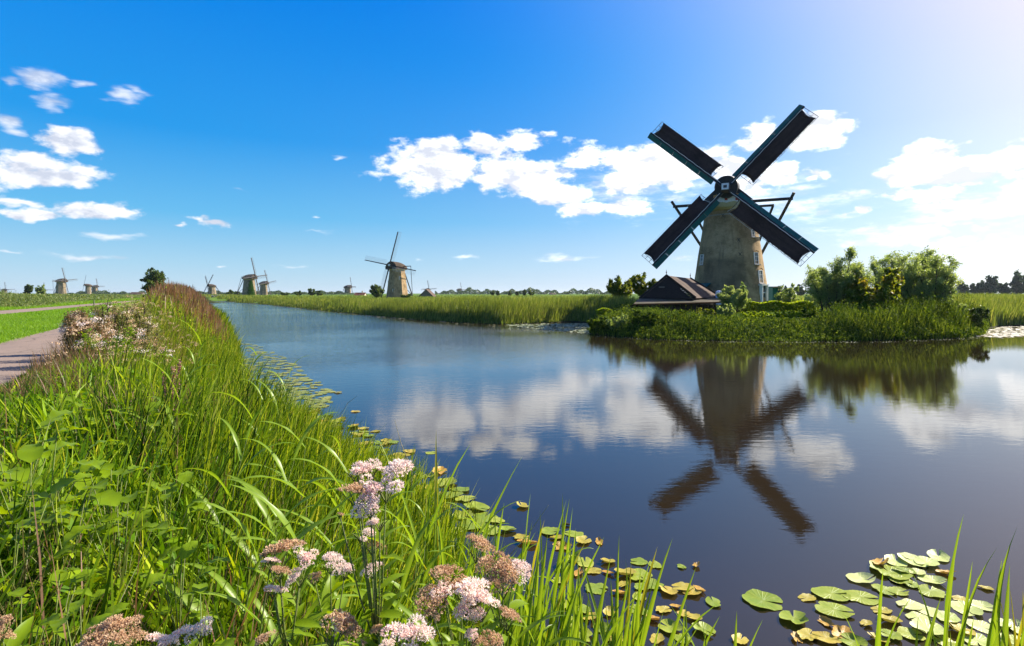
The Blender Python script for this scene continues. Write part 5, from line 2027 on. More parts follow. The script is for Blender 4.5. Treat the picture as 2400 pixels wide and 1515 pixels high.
def broadleaves():
    broadleaf('bright broad leaved plant nearest the left edge', 40, 985, 3.0, .6, 11, 1, .26, .85)
    broadleaf('bright broad leaved plant just right of the leftmost one', 110, 1000, 2.9, .6, 10, 2, .22, .95)
    broadleaf('lower broad leaved plant under the two bright ones at left', 65, 1075, 2.7, .6, 9, 3, .25, .8)
    broadleaf('small leafy plant in the grass midway to the waterline', 262, 1095, 2.9, .5, 9, 4, .2, .75)
    broadleaf('leafy plant low among long grass below the midway one', 285, 1180, 2.6, .5, 7, 5, .16, .7)
    for (px, py, D, n, sd, sp, sc, lab) in ((25, 1190, 2.4, 8, 11, .2, .7, 'leafy plant at the left edge below the bright ones'), (160, 1130, 2.6, 8, 12, .2, .7, 'leafy plant between the bright left ones and the midway one'),
            (390, 1120, 3.2, 8, 13, .2, .7, 'leafy plant right of the midway one, among tall grass'), (120, 1290, 2.1, 7, 14, .16, .55, 'leafy plant in the lower left grass'),
            (420, 1290, 2.5, 7, 15, .16, .6, 'leafy plant left of the tan blooms'), (330, 960, 4.6, 9, 16, .3, .9, 'leafy plant uphill below the dusty red dock'), (210, 935, 4.8, 9, 17, .3, .9, 'leafy plant by the path edge beyond the bright ones'),
            (480, 1400, 2.1, 7, 18, .14, .5, 'leafy plant low beside the lilac pink twin blooms'), (45, 1400, 1.9, 7, 19, .14, .5, 'leafy plant above the cut off brown bloom')):
        broadleaf(lab, px, py, D, .5, n, sd, sp, sc)
    broadleaf('leafy plant near the bottom edge at left', 195, 1395, 1.9, .4, 6, 6, .14, .5)
    broadleaf('leafy plant at the bottom edge beside the sandy bloom', 165, 1480, 1.7, .4, 7, 7, .14, .55)


# ---------------------------------------------------------------- reeds with arching leaves
RL = [rib_leaf('leaf', MT['blade_leaf'], .66, .046, .35, 1.0 + .25 * k, 10, .2, 'blade', .4 * (k - 1), seed=k) for k in range(4)]
SB = [rib_leaf('leaf', MT['blade_leaf'] if k < 5 else MT['blade_yellow'], 1.0, .046, .02 + .04 * (k % 3), .12 + .16 * (k % 4), 9, .25, 'blade', .5, seed=30 + k) for k in range(6)]


def reed(x, y, h, label, seed, nl=6, leafs=1.0, lean=.08, az=0.5):
    r = random.Random(seed)
    z = max(gz1(x, y), -.35)
    root = empty('reed_plant', (x, y, z))
    tag(root, label, 'reed', 'single reed stems rising over the near bank')
    pts = [Vector((math.cos(az) * lean * h * t * t, math.sin(az) * lean * h * t * t, h * t - .04)) for t in (0, .3, .6, .85, 1)]
    mb = MB(); mb.tube(pts, [.0045, .004, .0035, .0025, .001], 5)
    mb.build('stem', MT['stem_green'], root, smooth=True)
    for k in range(nl):
        t = .30 + .68 * k / max(1, nl - 1)
        j = min(3, int(t * 4)); 
        p = Vector((math.cos(az) * lean * h * t * t, math.sin(az) * lean * h * t * t, h * t - .04))
        l = link('leaf', RL[r.randrange(4)], root, p)
        s_ = leafs * r.uniform(.65, 1.1) * (1.1 - .35 * t)
        l.scale = (s_, s_ * 1.0, s_)
        l.rotation_euler = (r.uniform(-.15, .15), r.uniform(-.1, .35), (0 if k % 2 else math.pi) + r.uniform(-.8, .8) + .3)


def sedge(x, y, h, label, n, seed, spread=.12, yellow=.06, group='sword leaved sedge tufts along the near waterline', lean=(-.12, .32)):
    r = random.Random(seed)
    z = max(gz1(x, y), -.45)
    root = empty('sedge_tuft', (x, y, z))
    tag(root, label, 'sedge', group)
    for k in range(n):
        ye = r.random() < yellow
        l = link('leaf', SB[5] if ye else SB[r.randrange(5)], root, (r.gauss(0, spread), r.gauss(0, spread), -.02))
        s_ = h * r.uniform(.35, 1.0) ** .8
        l.scale = (s_ * .8, s_ * r.uniform(.7, 1.2) / max(h, .6), s_)
        l.rotation_euler = (r.uniform(-.1, .1), r.uniform(*lean), r.gauss(.2, 1.4))


def reeds():
    words = ['tall reed stem with arching leaves, %s', 'reed stem with long drooping leaves, %s']
    R_ = [  # px of the base line, distance, height, place
        (585, 2.3, 1.05, 'left of the tan blooms'), (660, 2.6, 1.0, 'behind the tan blooms'), (735, 3.0, 1.15, 'between the tan and the tall pink blooms'),
        (700, 4.6, 1.15, 'far side of the bank behind the tan blooms'), (820, 3.6, 1.05, 'just left of the tall pink blooms'), (880, 4.4, 1.25, 'rising behind the tall pink blooms'),
        (950, 3.2, 1.15, 'right beside the tall pink blooms'), (985, 5.0, 1.35, 'highest one over the reflected cloud'), (1040, 4.2, 1.3, 'leaning right over the reflected cloud'),
        (1010, 2.6, .9, 'behind the broad pink and brown cluster'), (1120, 4.3, 1.0, 'over the lily pads right of centre'), (1180, 4.7, 1.05, 'bending right above the open water'),
        (1215, 4.2, .95, 'between the lily pads and the drooping head'), (1290, 5.0, 1.1, 'thin one standing alone over the open water'), (520, 3.6, 1.1, 'in the grass left of the reeds'),
        (600, 5.6, 1.1, 'half way down the bank on its water side'), (640, 7.0, 1.2, 'near the small lily pads'), (560, 8.5, 1.25, 'at the dense green waterline'), (780, 5.8, 1.1, 'against the yellow pads'),
        (400, 5.0, .9, 'in the middle of the meadow grass'), (430, 7.2, 1.0, 'by the dusty red dock'), (930, 6.2, .95, 'close to the water under the reflected cloud')]
    R_ += [(900, 2.9, .95, 'directly behind the tallest pink plant'), (1060, 3.0, .95, 'rising over the broad pink and brown cluster'), (1150, 3.4, 1.0, 'behind the half faded drooping plant'), (840, 2.4, .85, 'between the budding plant and the tallest pink one'),
           (760, 4.0, 1.1, 'in the thick of the reeds left of centre'), (700, 3.2, 1.05, 'above the tan and pink plant'), (620, 3.4, 1.1, 'leaning toward the water left of the tan blooms'), (1090, 5.2, 1.15, 'at the water edge under the reflected sky'),
           (1240, 3.9, .9, 'short one right of the drooping head'), (980, 3.8, 1.15, 'pale one right of the tallest pink plant'), (540, 2.6, .95, 'low one above the lilac pink twin blooms')]
    for i, (px, D, h, w) in enumerate(R_):
        x, y = XY(px, D)
        reed(x, y, h, words[i % 2] % w, i, nl=5 + i % 3, leafs=1.0 if D > 2.5 else .8, lean=.10 + .06 * (i % 3), az=.4 + (i % 4) * .35)
    # sword-leaved tufts along the waterline, left to right
    S_ = [(930, 1050, 5.6), (1000, 1010, 5.0), (1070, 1140, 4.6), (1105, 1190, 4.4), (1160, 1180, 4.9), (1190, 1180, 4.3), (1240, 1190, 4.7), (1270, 1270, 4.3), (1297, 1160, 5.2), (1330, 1300, 4.5),
          (1345, 1320, 4.7), (1385, 1290, 4.6), (1440, 1275, 4.9), (1452, 1340, 4.6), (1487, 1275, 4.9), (1525, 1300, 4.8), (1598, 1385, 5.0), (1612, 1430, 4.8), (1690, 1430, 4.9), (1712, 1460, 4.8)]
    od = ['leftmost', 'second', 'third', 'fourth', 'fifth', 'sixth', 'seventh', 'eighth', 'ninth', 'tenth', 'eleventh', 'twelfth', 'thirteenth', 'fourteenth', 'fifteenth', 'sixteenth', 'seventeenth', 'eighteenth', 'nineteenth', 'rightmost']
    S_.sort()
    for i, (px, py, D) in enumerate(S_):
        x, y = XY(px, D)
        h = ZP(py, D) - max(gz1(x, y), -.45)
        n = 12 if px < 1350 else (9 if px < 1560 else 5)
        kind_ = 'dense sword leaved tuft' if px < 1350 else 'sparse sword leaved tuft among the pads'
        sedge(x, y, h * 1.05, '%s %s from the left along the near waterline' % (od[i], kind_) if 0 < i < 19 else '%s %s of the near waterline row' % (od[i], kind_), n, 200 + i, .11 if px < 1350 else .07)
    gr = 'tall sword leaves rising from the water at lower right'
    for (px, D, ty, n, lab) in ((2060, 5.0, 1310, 4, 'short leaning leaves left of the tall pair at lower right'), (2150, 4.9, 1300, 5, 'medium leaves among the bright lily pads at lower right'),
                               (2218, 5.1, 1190, 6, 'tallest pair of sword leaves at lower right'), (2255, 4.8, 1320, 6, 'thick dark leaves close right of the tallest pair'),
                               (2330, 4.8, 1300, 6, 'yellowing leaves between the two tall tufts at lower right'), (2372, 5.0, 1180, 7, 'tall leaves leaning left at the right edge'), (2400, 4.7, 1360, 6, 'tuft cut by the right edge')):
        x, y = XY(px, D)
        sedge(x, y, ZP(ty, D) - max(gz1(x, y), -.45), lab, n, int(px), .04, .25 if px > 2300 else .05, gr, (-.06, .10))


# ---------------------------------------------------------------- lily pads
def pad_mesh(name, mat, seed, ratio=.82, curl=.0, ragged=.02):
    r = random.Random(seed)
    n = 26
    notch = .16
    ring = []
    for i in range(n + 1):
        a = notch + (2 * math.pi - 2 * notch) * i / n
        rr = 1 + ragged * math.sin(a * 5 + seed) + ragged * r.uniform(-1, 1)
        if i in (0, n): rr *= .96
        ring.append((a, rr))
    for b_ in range(r.choice((0, 1, 1, 2))):          # nibbled bites in the rim
        q = r.randrange(4, n - 4)
        for dq, f_ in ((-1, .93), (0, .74), (1, .90)):
            ring[q + dq] = (ring[q + dq][0], ring[q + dq][1] * f_)
    V = [(.12, 0, .004)]
    R = [.5]
    for f_ in (.5, 1.0):
        for a, rr in ring:
            e = f_ * rr
            z = .006 + (.045 * math.sin(a * 2 + seed) + .03 * math.sin(a * 5 + seed * 2) + curl * (1 + math.sin(a * 1.0 + seed))) * max(0, f_ - .5) * 2
            V.append((e * math.cos(a), e * ratio * math.sin(a), max(z, -.004)))
            R.append(min(1, max(0, (.3 if f_ < 1 else .65) + r.uniform(-.25, .3))))
    Q, T = [], []
    m_ = n + 1
    for i in range(n):
        T.append((0, 1 + i, 2 + i))
        Q.append((1 + i, 1 + m_ + i, 2 + m_ + i, 2 + i))
    return mesh_np(name, V, Q, T, mat, R, smooth=True)


def pad_mat(name, stops, dead=.3):
    m_, g = new_mat(name)
    tc = g.n('ShaderNodeTexCoord')
    oi = g.n('ShaderNodeObjectInfo')
    P = g.v('ADD', tc.outputs['Object'], g.v('SCALE', (7, 3, 5), oi.outputs['Random']))
    at = g.n('ShaderNodeAttribute', attribute_name='rnd')
    a = g.noise(P, 2.2, 5, .65)
    x = g.m('ADD', g.m('MULTIPLY', at.outputs['Fac'], .35), g.m('ADD', g.m('MULTIPLY', oi.outputs['Random'], .45), g.m('MULTIPLY', g.m('SUBTRACT', a.outputs['Fac'], .4), .6)), clamp=True)
    c = g.ramp(x, stops)
    sp = g.n('ShaderNodeSeparateXYZ'); g.put(sp.inputs[0], tc.outputs['Object'])
    ang = g.m('ARCTAN2', sp.outputs[1], sp.outputs[0])
    vein = g.m('POWER', g.m('ABSOLUTE', g.m('SINE', g.m('MULTIPLY', ang, 11.0))), 20.0)
    c = g.mix(g.m('MULTIPLY', vein, .10), c, g.v('MULTIPLY', c, (1.35, 1.3, 1.1)))
    b = g.noise(P, 9, 4, .7)
    c = g.mix(g.m('MULTIPLY', g.step(b.outputs['Fac'], .60, .70), dead), c, (.10, .055, .015))
    p = principled(g, c, .42, bump(g, g.m('ADD', g.m('MULTIPLY', vein, .3), a.outputs['Fac']), .35, .02), .28)
    t = g.n('ShaderNodeBsdfTranslucent'); g.put(t.inputs[0], c)
    ms = g.n('ShaderNodeMixShader'); ms.inputs[0].default_value = .15
    g.put(ms.inputs[1], p); g.put(ms.inputs[2], t.outputs[0])
    out(g, ms.outputs[0])
    MT[name] = m_
    return m_


pad_mat('pad_green', [(0, (.13, .22, .015)), (.5, (.28, .33, .03)), (1, (.50, .48, .07))], .5)
pad_mat('pad_olive', [(0, (.10, .15, .02)), (.5, (.22, .25, .04)), (1, (.36, .33, .06))], .7)
pad_mat('pad_yellow', [(0, (.30, .26, .03)), (.5, (.45, .36, .05)), (1, (.50, .30, .06))], .9)
pad_mat('pad_orange', [(0, (.45, .22, .03)), (.6, (.50, .30, .05)), (1, (.30, .14, .05))], .9)
pad_mat('pad_glare', [(0, (.36, .44, .10)), (.6, (.54, .58, .20)), (1, (.66, .58, .32))], .5)  # sun glare put into the colour of the right hand pads
PADS = {'g': [pad_mesh('lily_pad', MT['pad_green'], 1 + k, .76 + .03 * k, [0, .02, .05, .14, .03, .09, .0, .06][k], .022 + .006 * k) for k in range(8)],
        'y': [pad_mesh('lily_pad', MT['pad_yellow'], 11 + k, .7 + .08 * k, [.05, .12, .2][k], .07) for k in range(3)],
        'o': [pad_mesh('lily_pad', MT['pad_orange'], 21 + k, .5 + .15 * k, [.1, .2][k], .12) for k in range(2)],
        'l': [pad_mesh('lily_pad', MT['pad_glare'], 31 + k, .8, [.02, .08, .15][k], .04) for k in range(3)]}


def lily_pads():
    r = random.Random(5)
    names = {'g': 'yellow green', 'y': 'yellow', 'o': 'orange brown', 'l': 'pale sunlit'}
    zc = [0.004]
    boxes = {'pads of the lower right raft': (1860, 1300, 2400, 1515, 'crowded lower right raft'), 'pads of the bottom centre raft': (1220, 1245, 1650, 1510, 'loose bottom centre raft'),
             'pads strung along the near reeds': (740, 970, 1200, 1250, 'string of pads by the near reeds'), 'small pads of the far field': (556, 900, 790, 1010, 'far pad field off the left bank')}

    def pad(px, py, w, c, label, group=None, rot=None):
        x, y = G(px, py)
        zc[0] = .004 + (zc[0] + .0017) % .016
        o = link('lily_pad', r.choice(PADS[c]), None, (x, y, zc[0]))
        D = y
        s_ = w / F * D / 2 * 1.02
        o.scale = (s_, s_, s_ * (1 if s_ < .3 else .8))
        o.rotation_euler = (r.uniform(-.015, .015), r.uniform(-.015, .015), r.uniform(0, 6.28) if rot is None else rot)
        if group:
            b = boxes[group]
            u, v = (px - b[0]) / (b[2] - b[0]), (py - b[1]) / (b[3] - b[1])
            hh = ('leftmost', 'left', 'left middle', 'middle', 'right middle', 'right', 'rightmost')[min(6, max(0, int(u * 7)))]
            vv = ('farthest', 'far', 'upper', 'central', 'lower', 'near', 'nearest')[min(6, max(0, int(v * 7)))]
            sz = 'small' if w < 42 else ('medium' if w < 60 else 'large')
            if 'far field' in group: sz = 'tiny' if w < 19 else ('narrow' if w < 23 else 'small')
            else: sz = 'little' if w < 34 else sz
            label = sz + ' ' + names[c] + ' pad, ' + vv + ' ' + hh + ' in the ' + b[4]
        tag(o, label, 'lily pad', group)

    singles = [(1788, 1410, 88, 'g', 'large notched lily pad floating alone right of centre'), (1672, 1414, 44, 'g', 'heart shaped small pad alone left of the large lone pad'),
               (1345, 1252, 46, 'g', 'bluish green oval pad at the top of the middle raft'), (1404, 1272, 34, 'o', 'curled orange leaf floating right of the bluish oval pad'),
               (1650, 1480, 54, 'g', 'fresh green kidney shaped pad near the bottom edge'), (1735, 1502, 44, 'y', 'frilled yellow pad at the bottom edge right of centre'),
               (2018, 1360, 60, 'l', 'crinkled pale pad sticking out above the right raft'), (1948, 1395, 84, 'g', 'broad oval pad first in the right raft, with a smaller one to its left'),
               (1892, 1403, 44, 'y', 'curled yellow heart shaped pad at the left tip of the right raft'), (1860, 1453, 72, 'g', 'green pad with a wide notch below the left tip of the right raft'),
               (1632, 1328, 24, 'o', 'tiny curled orange leaf drifting alone mid water'), (1597, 1330, 24, 'g', 'tiny green leaf drifting beside the orange one mid water'),
               (1225, 1188, 32, 'y', 'small yellow green leaf drifting off the left raft'), (1030, 1108, 42, 'o', 'orange leaf at the top of the left raft, below the reflected cloud'),
               (833, 966, 24, 'y', 'small yellow pad drifting off the far pad field'), (793, 921, 22, 'y', 'farthest drifting pad right of the far pad field'), (1010, 1062, 26, 'g', 'small pad alone in the reflected cloud')]
    for a in singles:
        pad(*a)
    right = [(2016, 1402, 80, 'g'), (1955, 1433, 82, 'g'), (2085, 1343, 88, 'g'), (2110, 1362, 50, 'g'), (2062, 1322, 50, 'o'), (2100, 1318, 56, 'l'), (2140, 1318, 64, 'l'), (2172, 1322, 60, 'l'), (2200, 1308, 52, 'l'), (2128, 1306, 40, 'l'),
             (2072, 1386, 52, 'g'), (2105, 1388, 42, 'g'), (2135, 1371, 40, 'g'), (2185, 1362, 56, 'l'), (2180, 1388, 60, 'g'), (2215, 1345, 40, 'o'), (2066, 1432, 46, 'y'), (2085, 1456, 50, 'y'), (2132, 1422, 56, 'l'), (2170, 1432, 62, 'l'),
             (2150, 1450, 50, 'l'), (2085, 1493, 50, 'g'), (2060, 1500, 44, 'y'), (2135, 1490, 56, 'g'), (2175, 1480, 84, 'l'), (2215, 1505, 60, 'g'), (2222, 1452, 56, 'l'), (2265, 1430, 70, 'l'), (2300, 1422, 50, 'l'),
             (2250, 1480, 60, 'y'), (2300, 1470, 64, 'l'), (2290, 1505, 70, 'l'), (2345, 1465, 50, 'l'), (2350, 1500, 60, 'l'), (2390, 1478, 56, 'l'), (2385, 1510, 60, 'g'), (2250, 1405, 36, 'y'), (1895, 1492, 60, 'y'), (1935, 1500, 64, 'y'),
             (1975, 1490, 56, 'o'), (1998, 1508, 60, 'g'), (1868, 1498, 36, 'o'), (1935, 1462, 36, 'o'), (2030, 1465, 30, 'y'), (2240, 1520, 60, 'l'), (2120, 1340, 44, 'g'), (2150, 1345, 40, 'l'), (2310, 1380, 30, 'y')]
    for (a, b_, c, d) in right:
        pad(a, b_, c, d, names[d] + ' lily pad in the crowded raft at lower right', 'pads of the lower right raft')
    mid = [(1368, 1270, 42, 'y'), (1318, 1286, 40, 'o'), (1238, 1274, 46, 'o'), (1222, 1262, 40, 'y'), (1290, 1248, 46, 'g'), (1305, 1262, 34, 'y'), (1372, 1322, 50, 'g'), (1390, 1340, 44, 'y'), (1425, 1318, 34, 'y'), (1355, 1345, 40, 'o'),
           (1497, 1318, 40, 'g'), (1535, 1326, 36, 'g'), (1465, 1346, 52, 'y'), (1498, 1350, 62, 'g'), (1528, 1372, 54, 'g'), (1505, 1378, 40, 'g'), (1398, 1380, 54, 'g'), (1345, 1312, 36, 'g'), (1320, 1330, 36, 'g'), (1310, 1362, 34, 'g'),
           (1567, 1388, 46, 'y'), (1600, 1380, 52, 'y'), (1622, 1392, 44, 'y'), (1640, 1384, 36, 'o'), (1498, 1400, 40, 'g'), (1555, 1432, 40, 'y'), (1585, 1424, 30, 'o'), (1498, 1432, 46, 'g'), (1500, 1465, 50, 'g'), (1570, 1475, 56, 'g'),
           (1602, 1440, 36, 'y'), (1625, 1450, 40, 'y'), (1362, 1432, 46, 'g'), (1385, 1450, 40, 'y'), (1365, 1492, 56, 'g'), (1430, 1440, 34, 'y'), (1410, 1475, 40, 'g'), (1440, 1500, 50, 'y'), (1540, 1500, 40, 'y'), (1600, 1500, 44, 'g'),
           (1345, 1462, 44, 'g'), (1322, 1420, 40, 'g'), (1455, 1392, 34, 'o'), (1425, 1345, 30, 'o'), (1460, 1372, 30, 'y'), (1530, 1452, 36, 'o')]
    for (a, b_, c, d) in mid:
        pad(a, b_, c, d, names[d] + ' lily pad in the loose raft at bottom centre, among upright leaves', 'pads of the bottom centre raft')
    lft = [(1048, 1134, 56, 'g'), (1078, 1150, 46, 'g'), (1055, 1165, 60, 'g'), (1092, 1172, 50, 'g'), (1118, 1192, 62, 'g'), (1085, 1210, 50, 'g'), (1135, 1214, 62, 'g'), (1165, 1222, 40, 'g'), (1108, 1232, 60, 'g'), (1062, 1246, 56, 'g'),
           (1150, 1244, 56, 'g'), (1035, 1190, 40, 'y'), (1030, 1160, 40, 'y'), (1040, 1220, 46, 'g'), (960, 1150, 50, 'y'), (985, 1175, 50, 'g'), (940, 1120, 44, 'y'), (1190, 1244, 40, 'g'), (1012, 1145, 34, 'y'),
           (852, 1006, 30, 'y'), (880, 1012, 26, 'y'), (862, 1022, 30, 'g'), (830, 1000, 26, 'y'), (800, 985, 24, 'y'), (775, 1002, 30, 'g'), (790, 1018, 30, 'y'), (760, 990, 24, 'y'), (815, 1035, 30, 'g'), (845, 1045, 32, 'y'),
           (880, 1050, 34, 'g'), (905, 1035, 26, 'y'), (930, 1075, 36, 'y'), (905, 1085, 34, 'g'), (955, 1090, 30, 'y'), (965, 1058, 26, 'y'), (770, 975, 26, 'g'), (740, 985, 26, 'y'), (790, 1045, 30, 'g')]
    for (a, b_, c, d) in lft:
        pad(a, b_, c, d, names[d] + ' lily pad in the string of pads hugging the reeds', 'pads strung along the near reeds')
    rq = random.Random(4)
    for k in range(70):
        a = rq.uniform(700, 1010)
        b_ = np.interp(a, [700, 780, 880, 960, 1010], [960, 985, 1015, 1060, 1100]) + rq.uniform(0, 75)
        pad(a, b_, rq.uniform(22, 42), rq.choice('ggyyg'), '', 'pads strung along the near reeds')
    # the far field of small pads
    poly = np.array([(560, 796), (612, 812), (700, 855), (712, 882), (778, 912), (775, 945), (735, 975), (790, 990), (770, 1010), (690, 1000), (610, 960), (572, 900), (566, 840)], float)
    def inside(p):
        c = False
        for a, b_ in zip(poly, np.roll(poly, -1, 0)):
            if (a[1] > p[1]) != (b_[1] > p[1]) and p[0] < a[0] + (p[1] - a[1]) / (b_[1] - a[1]) * (b_[0] - a[0]): c = not c
        return c
    q = []
    wor = random.Random(9)
    while len(q) < 560:
        p = (wor.uniform(556, 790), wor.uniform(796, 1010))
        if inside(p): q.append(p)
    q.sort(key=lambda t: -t[1])
    small = []
    for i, (a, b_) in enumerate(q):
        w = wor.uniform(15, 30) * (.45 + .55 * (b_ - 780) / 230)
        c = wor.choice('gyggg')
        if i < 110:
            pad(a, b_, w, c, names[c] + ' small lily pad in the far field of pads by the left bank', 'small pads of the far field')
        else:
            small.append((a, b_, w))
    V, T, R, nv = [], [], [], 0
    for (a, b_, w) in small:
        x, y = G(a, b_)
        s_ = w / F * y / 2
        n = 8
        ph = wor.random() * 6
        ring = [(x + s_ * math.cos(ph + 5.9 * k / n), y + s_ * math.sin(ph + 5.9 * k / n), .008 + s_ * .06 * abs(math.sin(3 * k + ph))) for k in range(n + 1)]
        V += [(x, y, .01)] + ring
        T += [(nv, nv + 1 + k, nv + 2 + k) for k in range(n)]
        R += [wor.random()] * (n + 2)
        nv += n + 2
    me = mesh_np('pad_field', V, None, T, MT['pad_olive'], R)
    tag(link('pad_field', me), 'farthest tiny lily pads and weed off the left reeds', 'lily pads', kind='stuff')


# ---------------------------------------------------------------- floating weed mats
def weed():
    leaf_mat('duckweed', leaf_stops((.10, .13, .06), (.22, .25, .13), (.40, .40, .26)), .1, rough=.6)
    leaf_mat('pale_weed', leaf_stops((.30, .27, .18), (.55, .50, .38), (.72, .66, .54)), .1, rough=.5)
    leaf_mat('ochre_weed', leaf_stops((.05, .05, .015), (.09, .08, .025), (.13, .12, .04)), .1, rough=.6)
    r = np.random.default_rng(12)

    def mat_(name, label, polyp, n, size, mat, ragged=True):
        poly = [G(a, b_) for a, b_ in polyp]
        P = np.array(poly)
        lo, hi = P.min(0), P.max(0)
        q = r.uniform(lo, hi, (n * 3, 2))
        ins = np.zeros(len(q), bool)
        for a, b_ in zip(P, np.roll(P, -1, 0)):
            c = (a[1] > q[:, 1]) != (b_[1] > q[:, 1])
            xi = a[0] + (q[:, 1] - a[1]) / (b_[1] - a[1] + 1e-12) * (b_[0] - a[0])
            ins ^= c & (q[:, 0] < xi)
        q = q[ins][:n]
        keep = clump(q, sc=1.7) > .36
        q = q[keep]
        N = r.normal(0, .12, (len(q), 3)); N[:, 2] = 1
        V, Q, R = leaf_cards(np.column_stack([q, np.full(len(q), .02)]), size, .9, N=N)
        V[:, 2] = np.maximum(V[:, 2], .006)
        tag(link(name, mesh_np(name, V, Q, None, MT[mat], R)), label, 'water weed', kind='stuff')
    mat_('duckweed_mat', 'grey green weed mat in the inlet between reed bed and island', [(1180, 762), (1270, 759), (1385, 759), (1384, 784), (1330, 778), (1250, 772)], 2600, .35, 'duckweed')
    mat_('weed_fringe', 'pale weed fringe drifting along the shore at the right edge', [(2290, 789), (2312, 776), (2350, 767), (2440, 765), (2440, 787), (2350, 791)], 2600, .42, 'pale_weed')
    mat_('weed_line', 'thin broken line of pale weed below the island shore', [(1400, 787), (1560, 797), (1700, 800.5), (1900, 802), (2100, 800), (2300, 790), (2300, 795), (2100, 803), (1900, 805), (1700, 803), (1560, 799.5), (1400, 790)], 1300, .10, 'duckweed')
    mat_('weed_edge', 'ochre weed edge under the long reed bed', [(640, 716.5), (860, 739), (1000, 751), (1180, 762), (1180, 768), (1000, 754), (860, 741), (640, 718)], 5200, .4, 'ochre_weed')


# ---------------------------------------------------------------- bushes
def small_bushes():
    def at(px, D):
        x, y = XY(px, D)
        return x, y, gz1(x, y) - .05
    gr = 'flowering bushes beside the path'
    spec = [(205, 12.2, 752, 110, 'leafy bush with pink white flowers leaning over the path edge'), (262, 13.6, 724, 110, 'tallest flowering bush with sandy pink tops by the path'), (318, 14.6, 730, 90, 'flowering bush behind the tallest one, towards the canal'),
            (250, 11.2, 790, 150, 'low dark leafy bush in front of the flowering ones'), (340, 12.4, 790, 110, 'mixed grass and flower bush toward the meadow grass'), (180, 14.4, 742, 60, 'thin brown stemmed bush at the path edge')]
    for i, (px, D, yt, w, lab) in enumerate(spec):
        x, y, z = at(px, D)
        h = (ZP(yt, D) - z) * 1.12
        root = tree('flower_bush', lab, 'bush', x, y, z, h, w / F * D, MT[('grass_brown', 'bush_mix', 'bush_mix', 'grass_near', 'bush_mix', 'grass_brown')[i]], kind='bush', limbs=20, subs=12, nleaf=6500, leaf=.06, aspect=.35, seed=300 + i, upright=2.2, sig=.17, group=gr)
        rr = np.random.default_rng(400 + i)
        W = w / F * D / 2
        for cmat, n, nm in (('flower_tan', 26 if i != 3 else 5, 'flowers'), ('flower_pink', 14, 'flowers')):
            P, Rr = [], []
            for k in range(n):
                a = rr.uniform(0, 6.28); q = math.sqrt(rr.random()) * .95
                c = np.array([math.cos(a) * q * W, math.sin(a) * q * W, h * (1.0 - .35 * q * q - .12 * rr.random())])
                m_ = 40
                P.append(c + rr.normal(0, 1, (m_, 3)) * np.array([.045, .045, .022]))
                Rr.append(np.full(m_, rr.random()) * .6 + rr.random(m_) * .4)
            V, Q, R = leaf_cards(np.concatenate(P), .026, .8, np.concatenate(Rr), up=.4)
            tag(link(nm, mesh_np(nm, V, Q, None, MT[cmat], R), root), kind='stuff')
    # pale waterside bushes at the far end of the canal
    gr = 'pale flowering bushes at the far canal bend'
    for i, (px, D, yt, w) in enumerate([(478, 330, 693, 26), (505, 300, 690, 30), (528, 290, 692, 26), (552, 262, 695, 24), (575, 240, 698, 22), (600, 225, 699, 22), (625, 212, 700, 20), (466, 380, 692, 14)]):
        x, y, z = at(px, D)
        z = max(z, .3)
        tree('pale_bush', 'whitish leaved bush over the water at the far canal bend', 'bush', x, y, z, ZP(yt, D) - z, w / F * D, MT['white_leaf'] if i % 3 else MT['willow_leaf'], kind='bush', limbs=10, subs=8, nleaf=1500, leaf=.5, aspect=.7, seed=500 + i, upright=.3, sig=.15, group=gr)
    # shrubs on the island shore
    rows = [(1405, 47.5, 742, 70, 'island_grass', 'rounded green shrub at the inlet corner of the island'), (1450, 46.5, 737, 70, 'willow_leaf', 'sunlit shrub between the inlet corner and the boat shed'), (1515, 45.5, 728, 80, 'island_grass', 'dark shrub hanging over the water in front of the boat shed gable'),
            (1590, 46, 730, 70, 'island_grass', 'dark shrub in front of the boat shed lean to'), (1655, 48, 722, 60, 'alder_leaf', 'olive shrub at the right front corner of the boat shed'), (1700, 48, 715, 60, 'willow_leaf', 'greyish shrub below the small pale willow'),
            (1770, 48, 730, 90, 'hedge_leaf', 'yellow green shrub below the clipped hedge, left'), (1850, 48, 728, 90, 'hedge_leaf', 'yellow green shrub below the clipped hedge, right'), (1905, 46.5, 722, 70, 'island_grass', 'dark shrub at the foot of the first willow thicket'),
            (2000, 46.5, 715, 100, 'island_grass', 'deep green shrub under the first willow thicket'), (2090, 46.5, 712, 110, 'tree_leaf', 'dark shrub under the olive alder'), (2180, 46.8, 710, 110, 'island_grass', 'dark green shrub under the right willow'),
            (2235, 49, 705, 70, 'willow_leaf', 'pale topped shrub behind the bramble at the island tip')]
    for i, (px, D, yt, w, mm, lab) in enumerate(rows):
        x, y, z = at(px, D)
        tree('island_shrub', lab, 'shrub', x, y, z, ZP(yt, D) - z, w / F * D, MT[mm], kind='bush', limbs=16, subs=10, nleaf=7000, leaf=.15, aspect=.6, seed=540 + i, upright=.4, sig=.12)


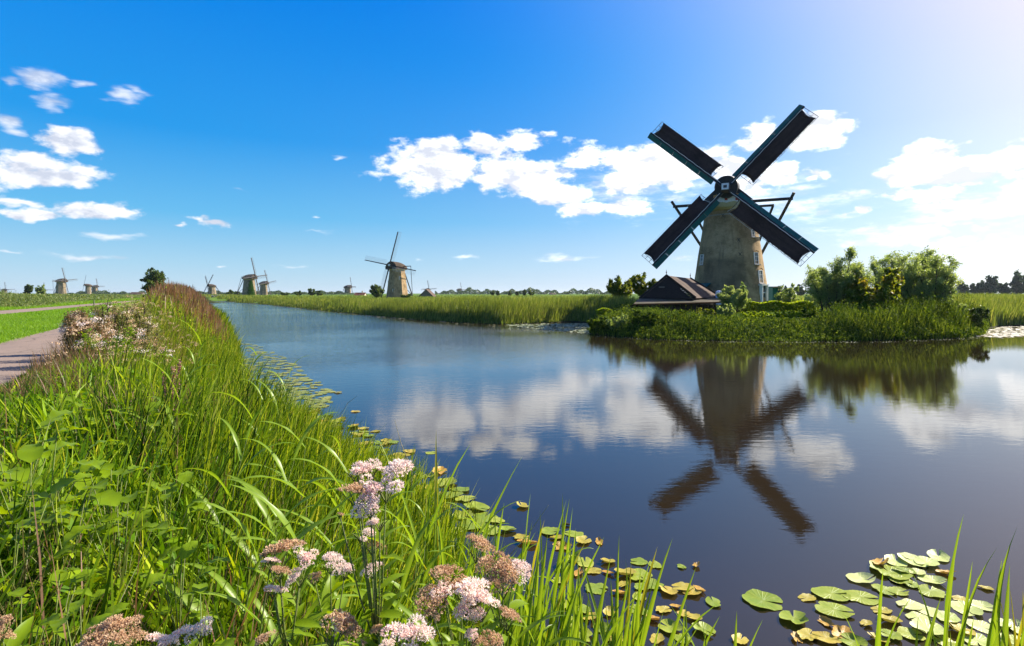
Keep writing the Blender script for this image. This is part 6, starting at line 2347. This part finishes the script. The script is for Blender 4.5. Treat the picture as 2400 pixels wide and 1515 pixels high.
def odds():
    # dusty red dock standing in the meadow grass
    x, y = XY(402, 6.0)
    z = gz1(x, y)
    root = empty('dock_plant', (x, y, z))
    tag(root, 'dusty red dock seed head standing out of the meadow grass', 'dock')
    rr = np.random.default_rng(77)
    top = ZP(846, 6.0) - z
    for k in range(4):
        a = k * 1.7
        e = Vector((.09 * math.cos(a), .05 * math.sin(a), top * (1 - .08 * k)))
        mb = MB(); mb.tube([(0, 0, 0), e * .5, e], [.005, .004, .002], 5); mb.build('stem', MT['stem_green'], root)
        t = rr.uniform(.55, 1.0, 260)[:, None]
        P = np.array(e) * t + rr.normal(0, .012, (260, 3))
        V, Q, R = leaf_cards(P, .018, .8, up=.2)
        link('seeds', mesh_np('seeds', V, Q, None, MT['dock_red'], R), root)
    # posts by the lane
    for (px, yt, yb, w) in ((220, 704, 717, 'leaning wooden post on the near side of the lane'), (258, 707, 715, 'shorter wooden post farther along the lane')):
        D = (EYE - 1.9) * F / (yb - HY)
        x, y = XY(px, D)
        z = gz1(x, y)
        h = ZP(yt, D) - z
        mb = MB(); mb.tube([(0, 0, -.1), (.03, 0, h * .98), (.03, 0, h)], [.07, .065, .03], 8)
        tag(mb.build('wooden_post', MT['grey_boards'], None, (x, y, z)), w, 'post')
    # drifting twig
    x, y = G(1325, 1233)
    mb = MB(); mb.tube([(-.06, 0, .01), (0, .01, .03), (.07, 0, .02)], [.012, .022, .012], 6)
    tag(mb.build('floating_twig', MT['bark'], None, (x, y, 0)), 'dark stub of rotten stem floating above the middle lily pads', 'twig')
    # bare bent stalks leaning out over the water
    gr = 'dry bent stalks over the water'
    for (a, b_, c, D, lab) in (((790, 985), (815, 945), (838, 928), 9.5, 'pale dry stalk leaning over the far small pads'), ((965, 1100), (940, 1040), (925, 985), 7.0, 'dark dry stalk tilted left below the reflected cloud'),
                               ((1170, 1330), (1240, 1250), (1285, 1185), 5.2, 'long pale stalk slanting right over the lily pads')):
        p = [pix(q[0], q[1], D) for q in (a, b_, c)]
        mb = MB(); mb.tube([q - p[0] for q in [p[0] - Vector((0, 0, .4))] + p], [.006, .005, .004, .002], 5)
        tag(mb.build('dry_stalk', MT['straw'], None, p[0]), lab, 'stalk', gr)


leaf_mat('dock_red', leaf_stops((.16, .05, .05), (.30, .12, .12), (.42, .22, .2)), .2)
plain_mat('straw', (.45, .38, .22), (.30, .24, .13), 20, .7)
leaf_mat('bush_mix', leaf_stops((.05, .08, .015), (.13, .17, .03), (.24, .24, .06), (.30, .20, .12)), .4, (1.4, 1.25, .6), patch=.6, pscale=1.5)
agrimonies()
broadleaves()
reeds()
lily_pads()
weed()
small_bushes()
odds()


# ================================================================== air
def haze():
    m_, g = new_mat('haze_air')
    pv = g.n('ShaderNodeVolumePrincipled')
    pv.inputs['Color'].default_value = (.80, .88, 1.0, 1)
    pv.inputs['Density'].default_value = 0.00005
    pv.inputs['Anisotropy'].default_value = 0.3
    o = g.n('ShaderNodeOutputMaterial')
    g.put(o.inputs['Volume'], pv.outputs[0])
    mb = MB()
    mb.box((0, 2750, 17), (10400, 8800, 40))
    h = mb.build('haze', m_)
    tag(h, 'thin pale air between the eye and the horizon', 'haze', kind='stuff')


haze()
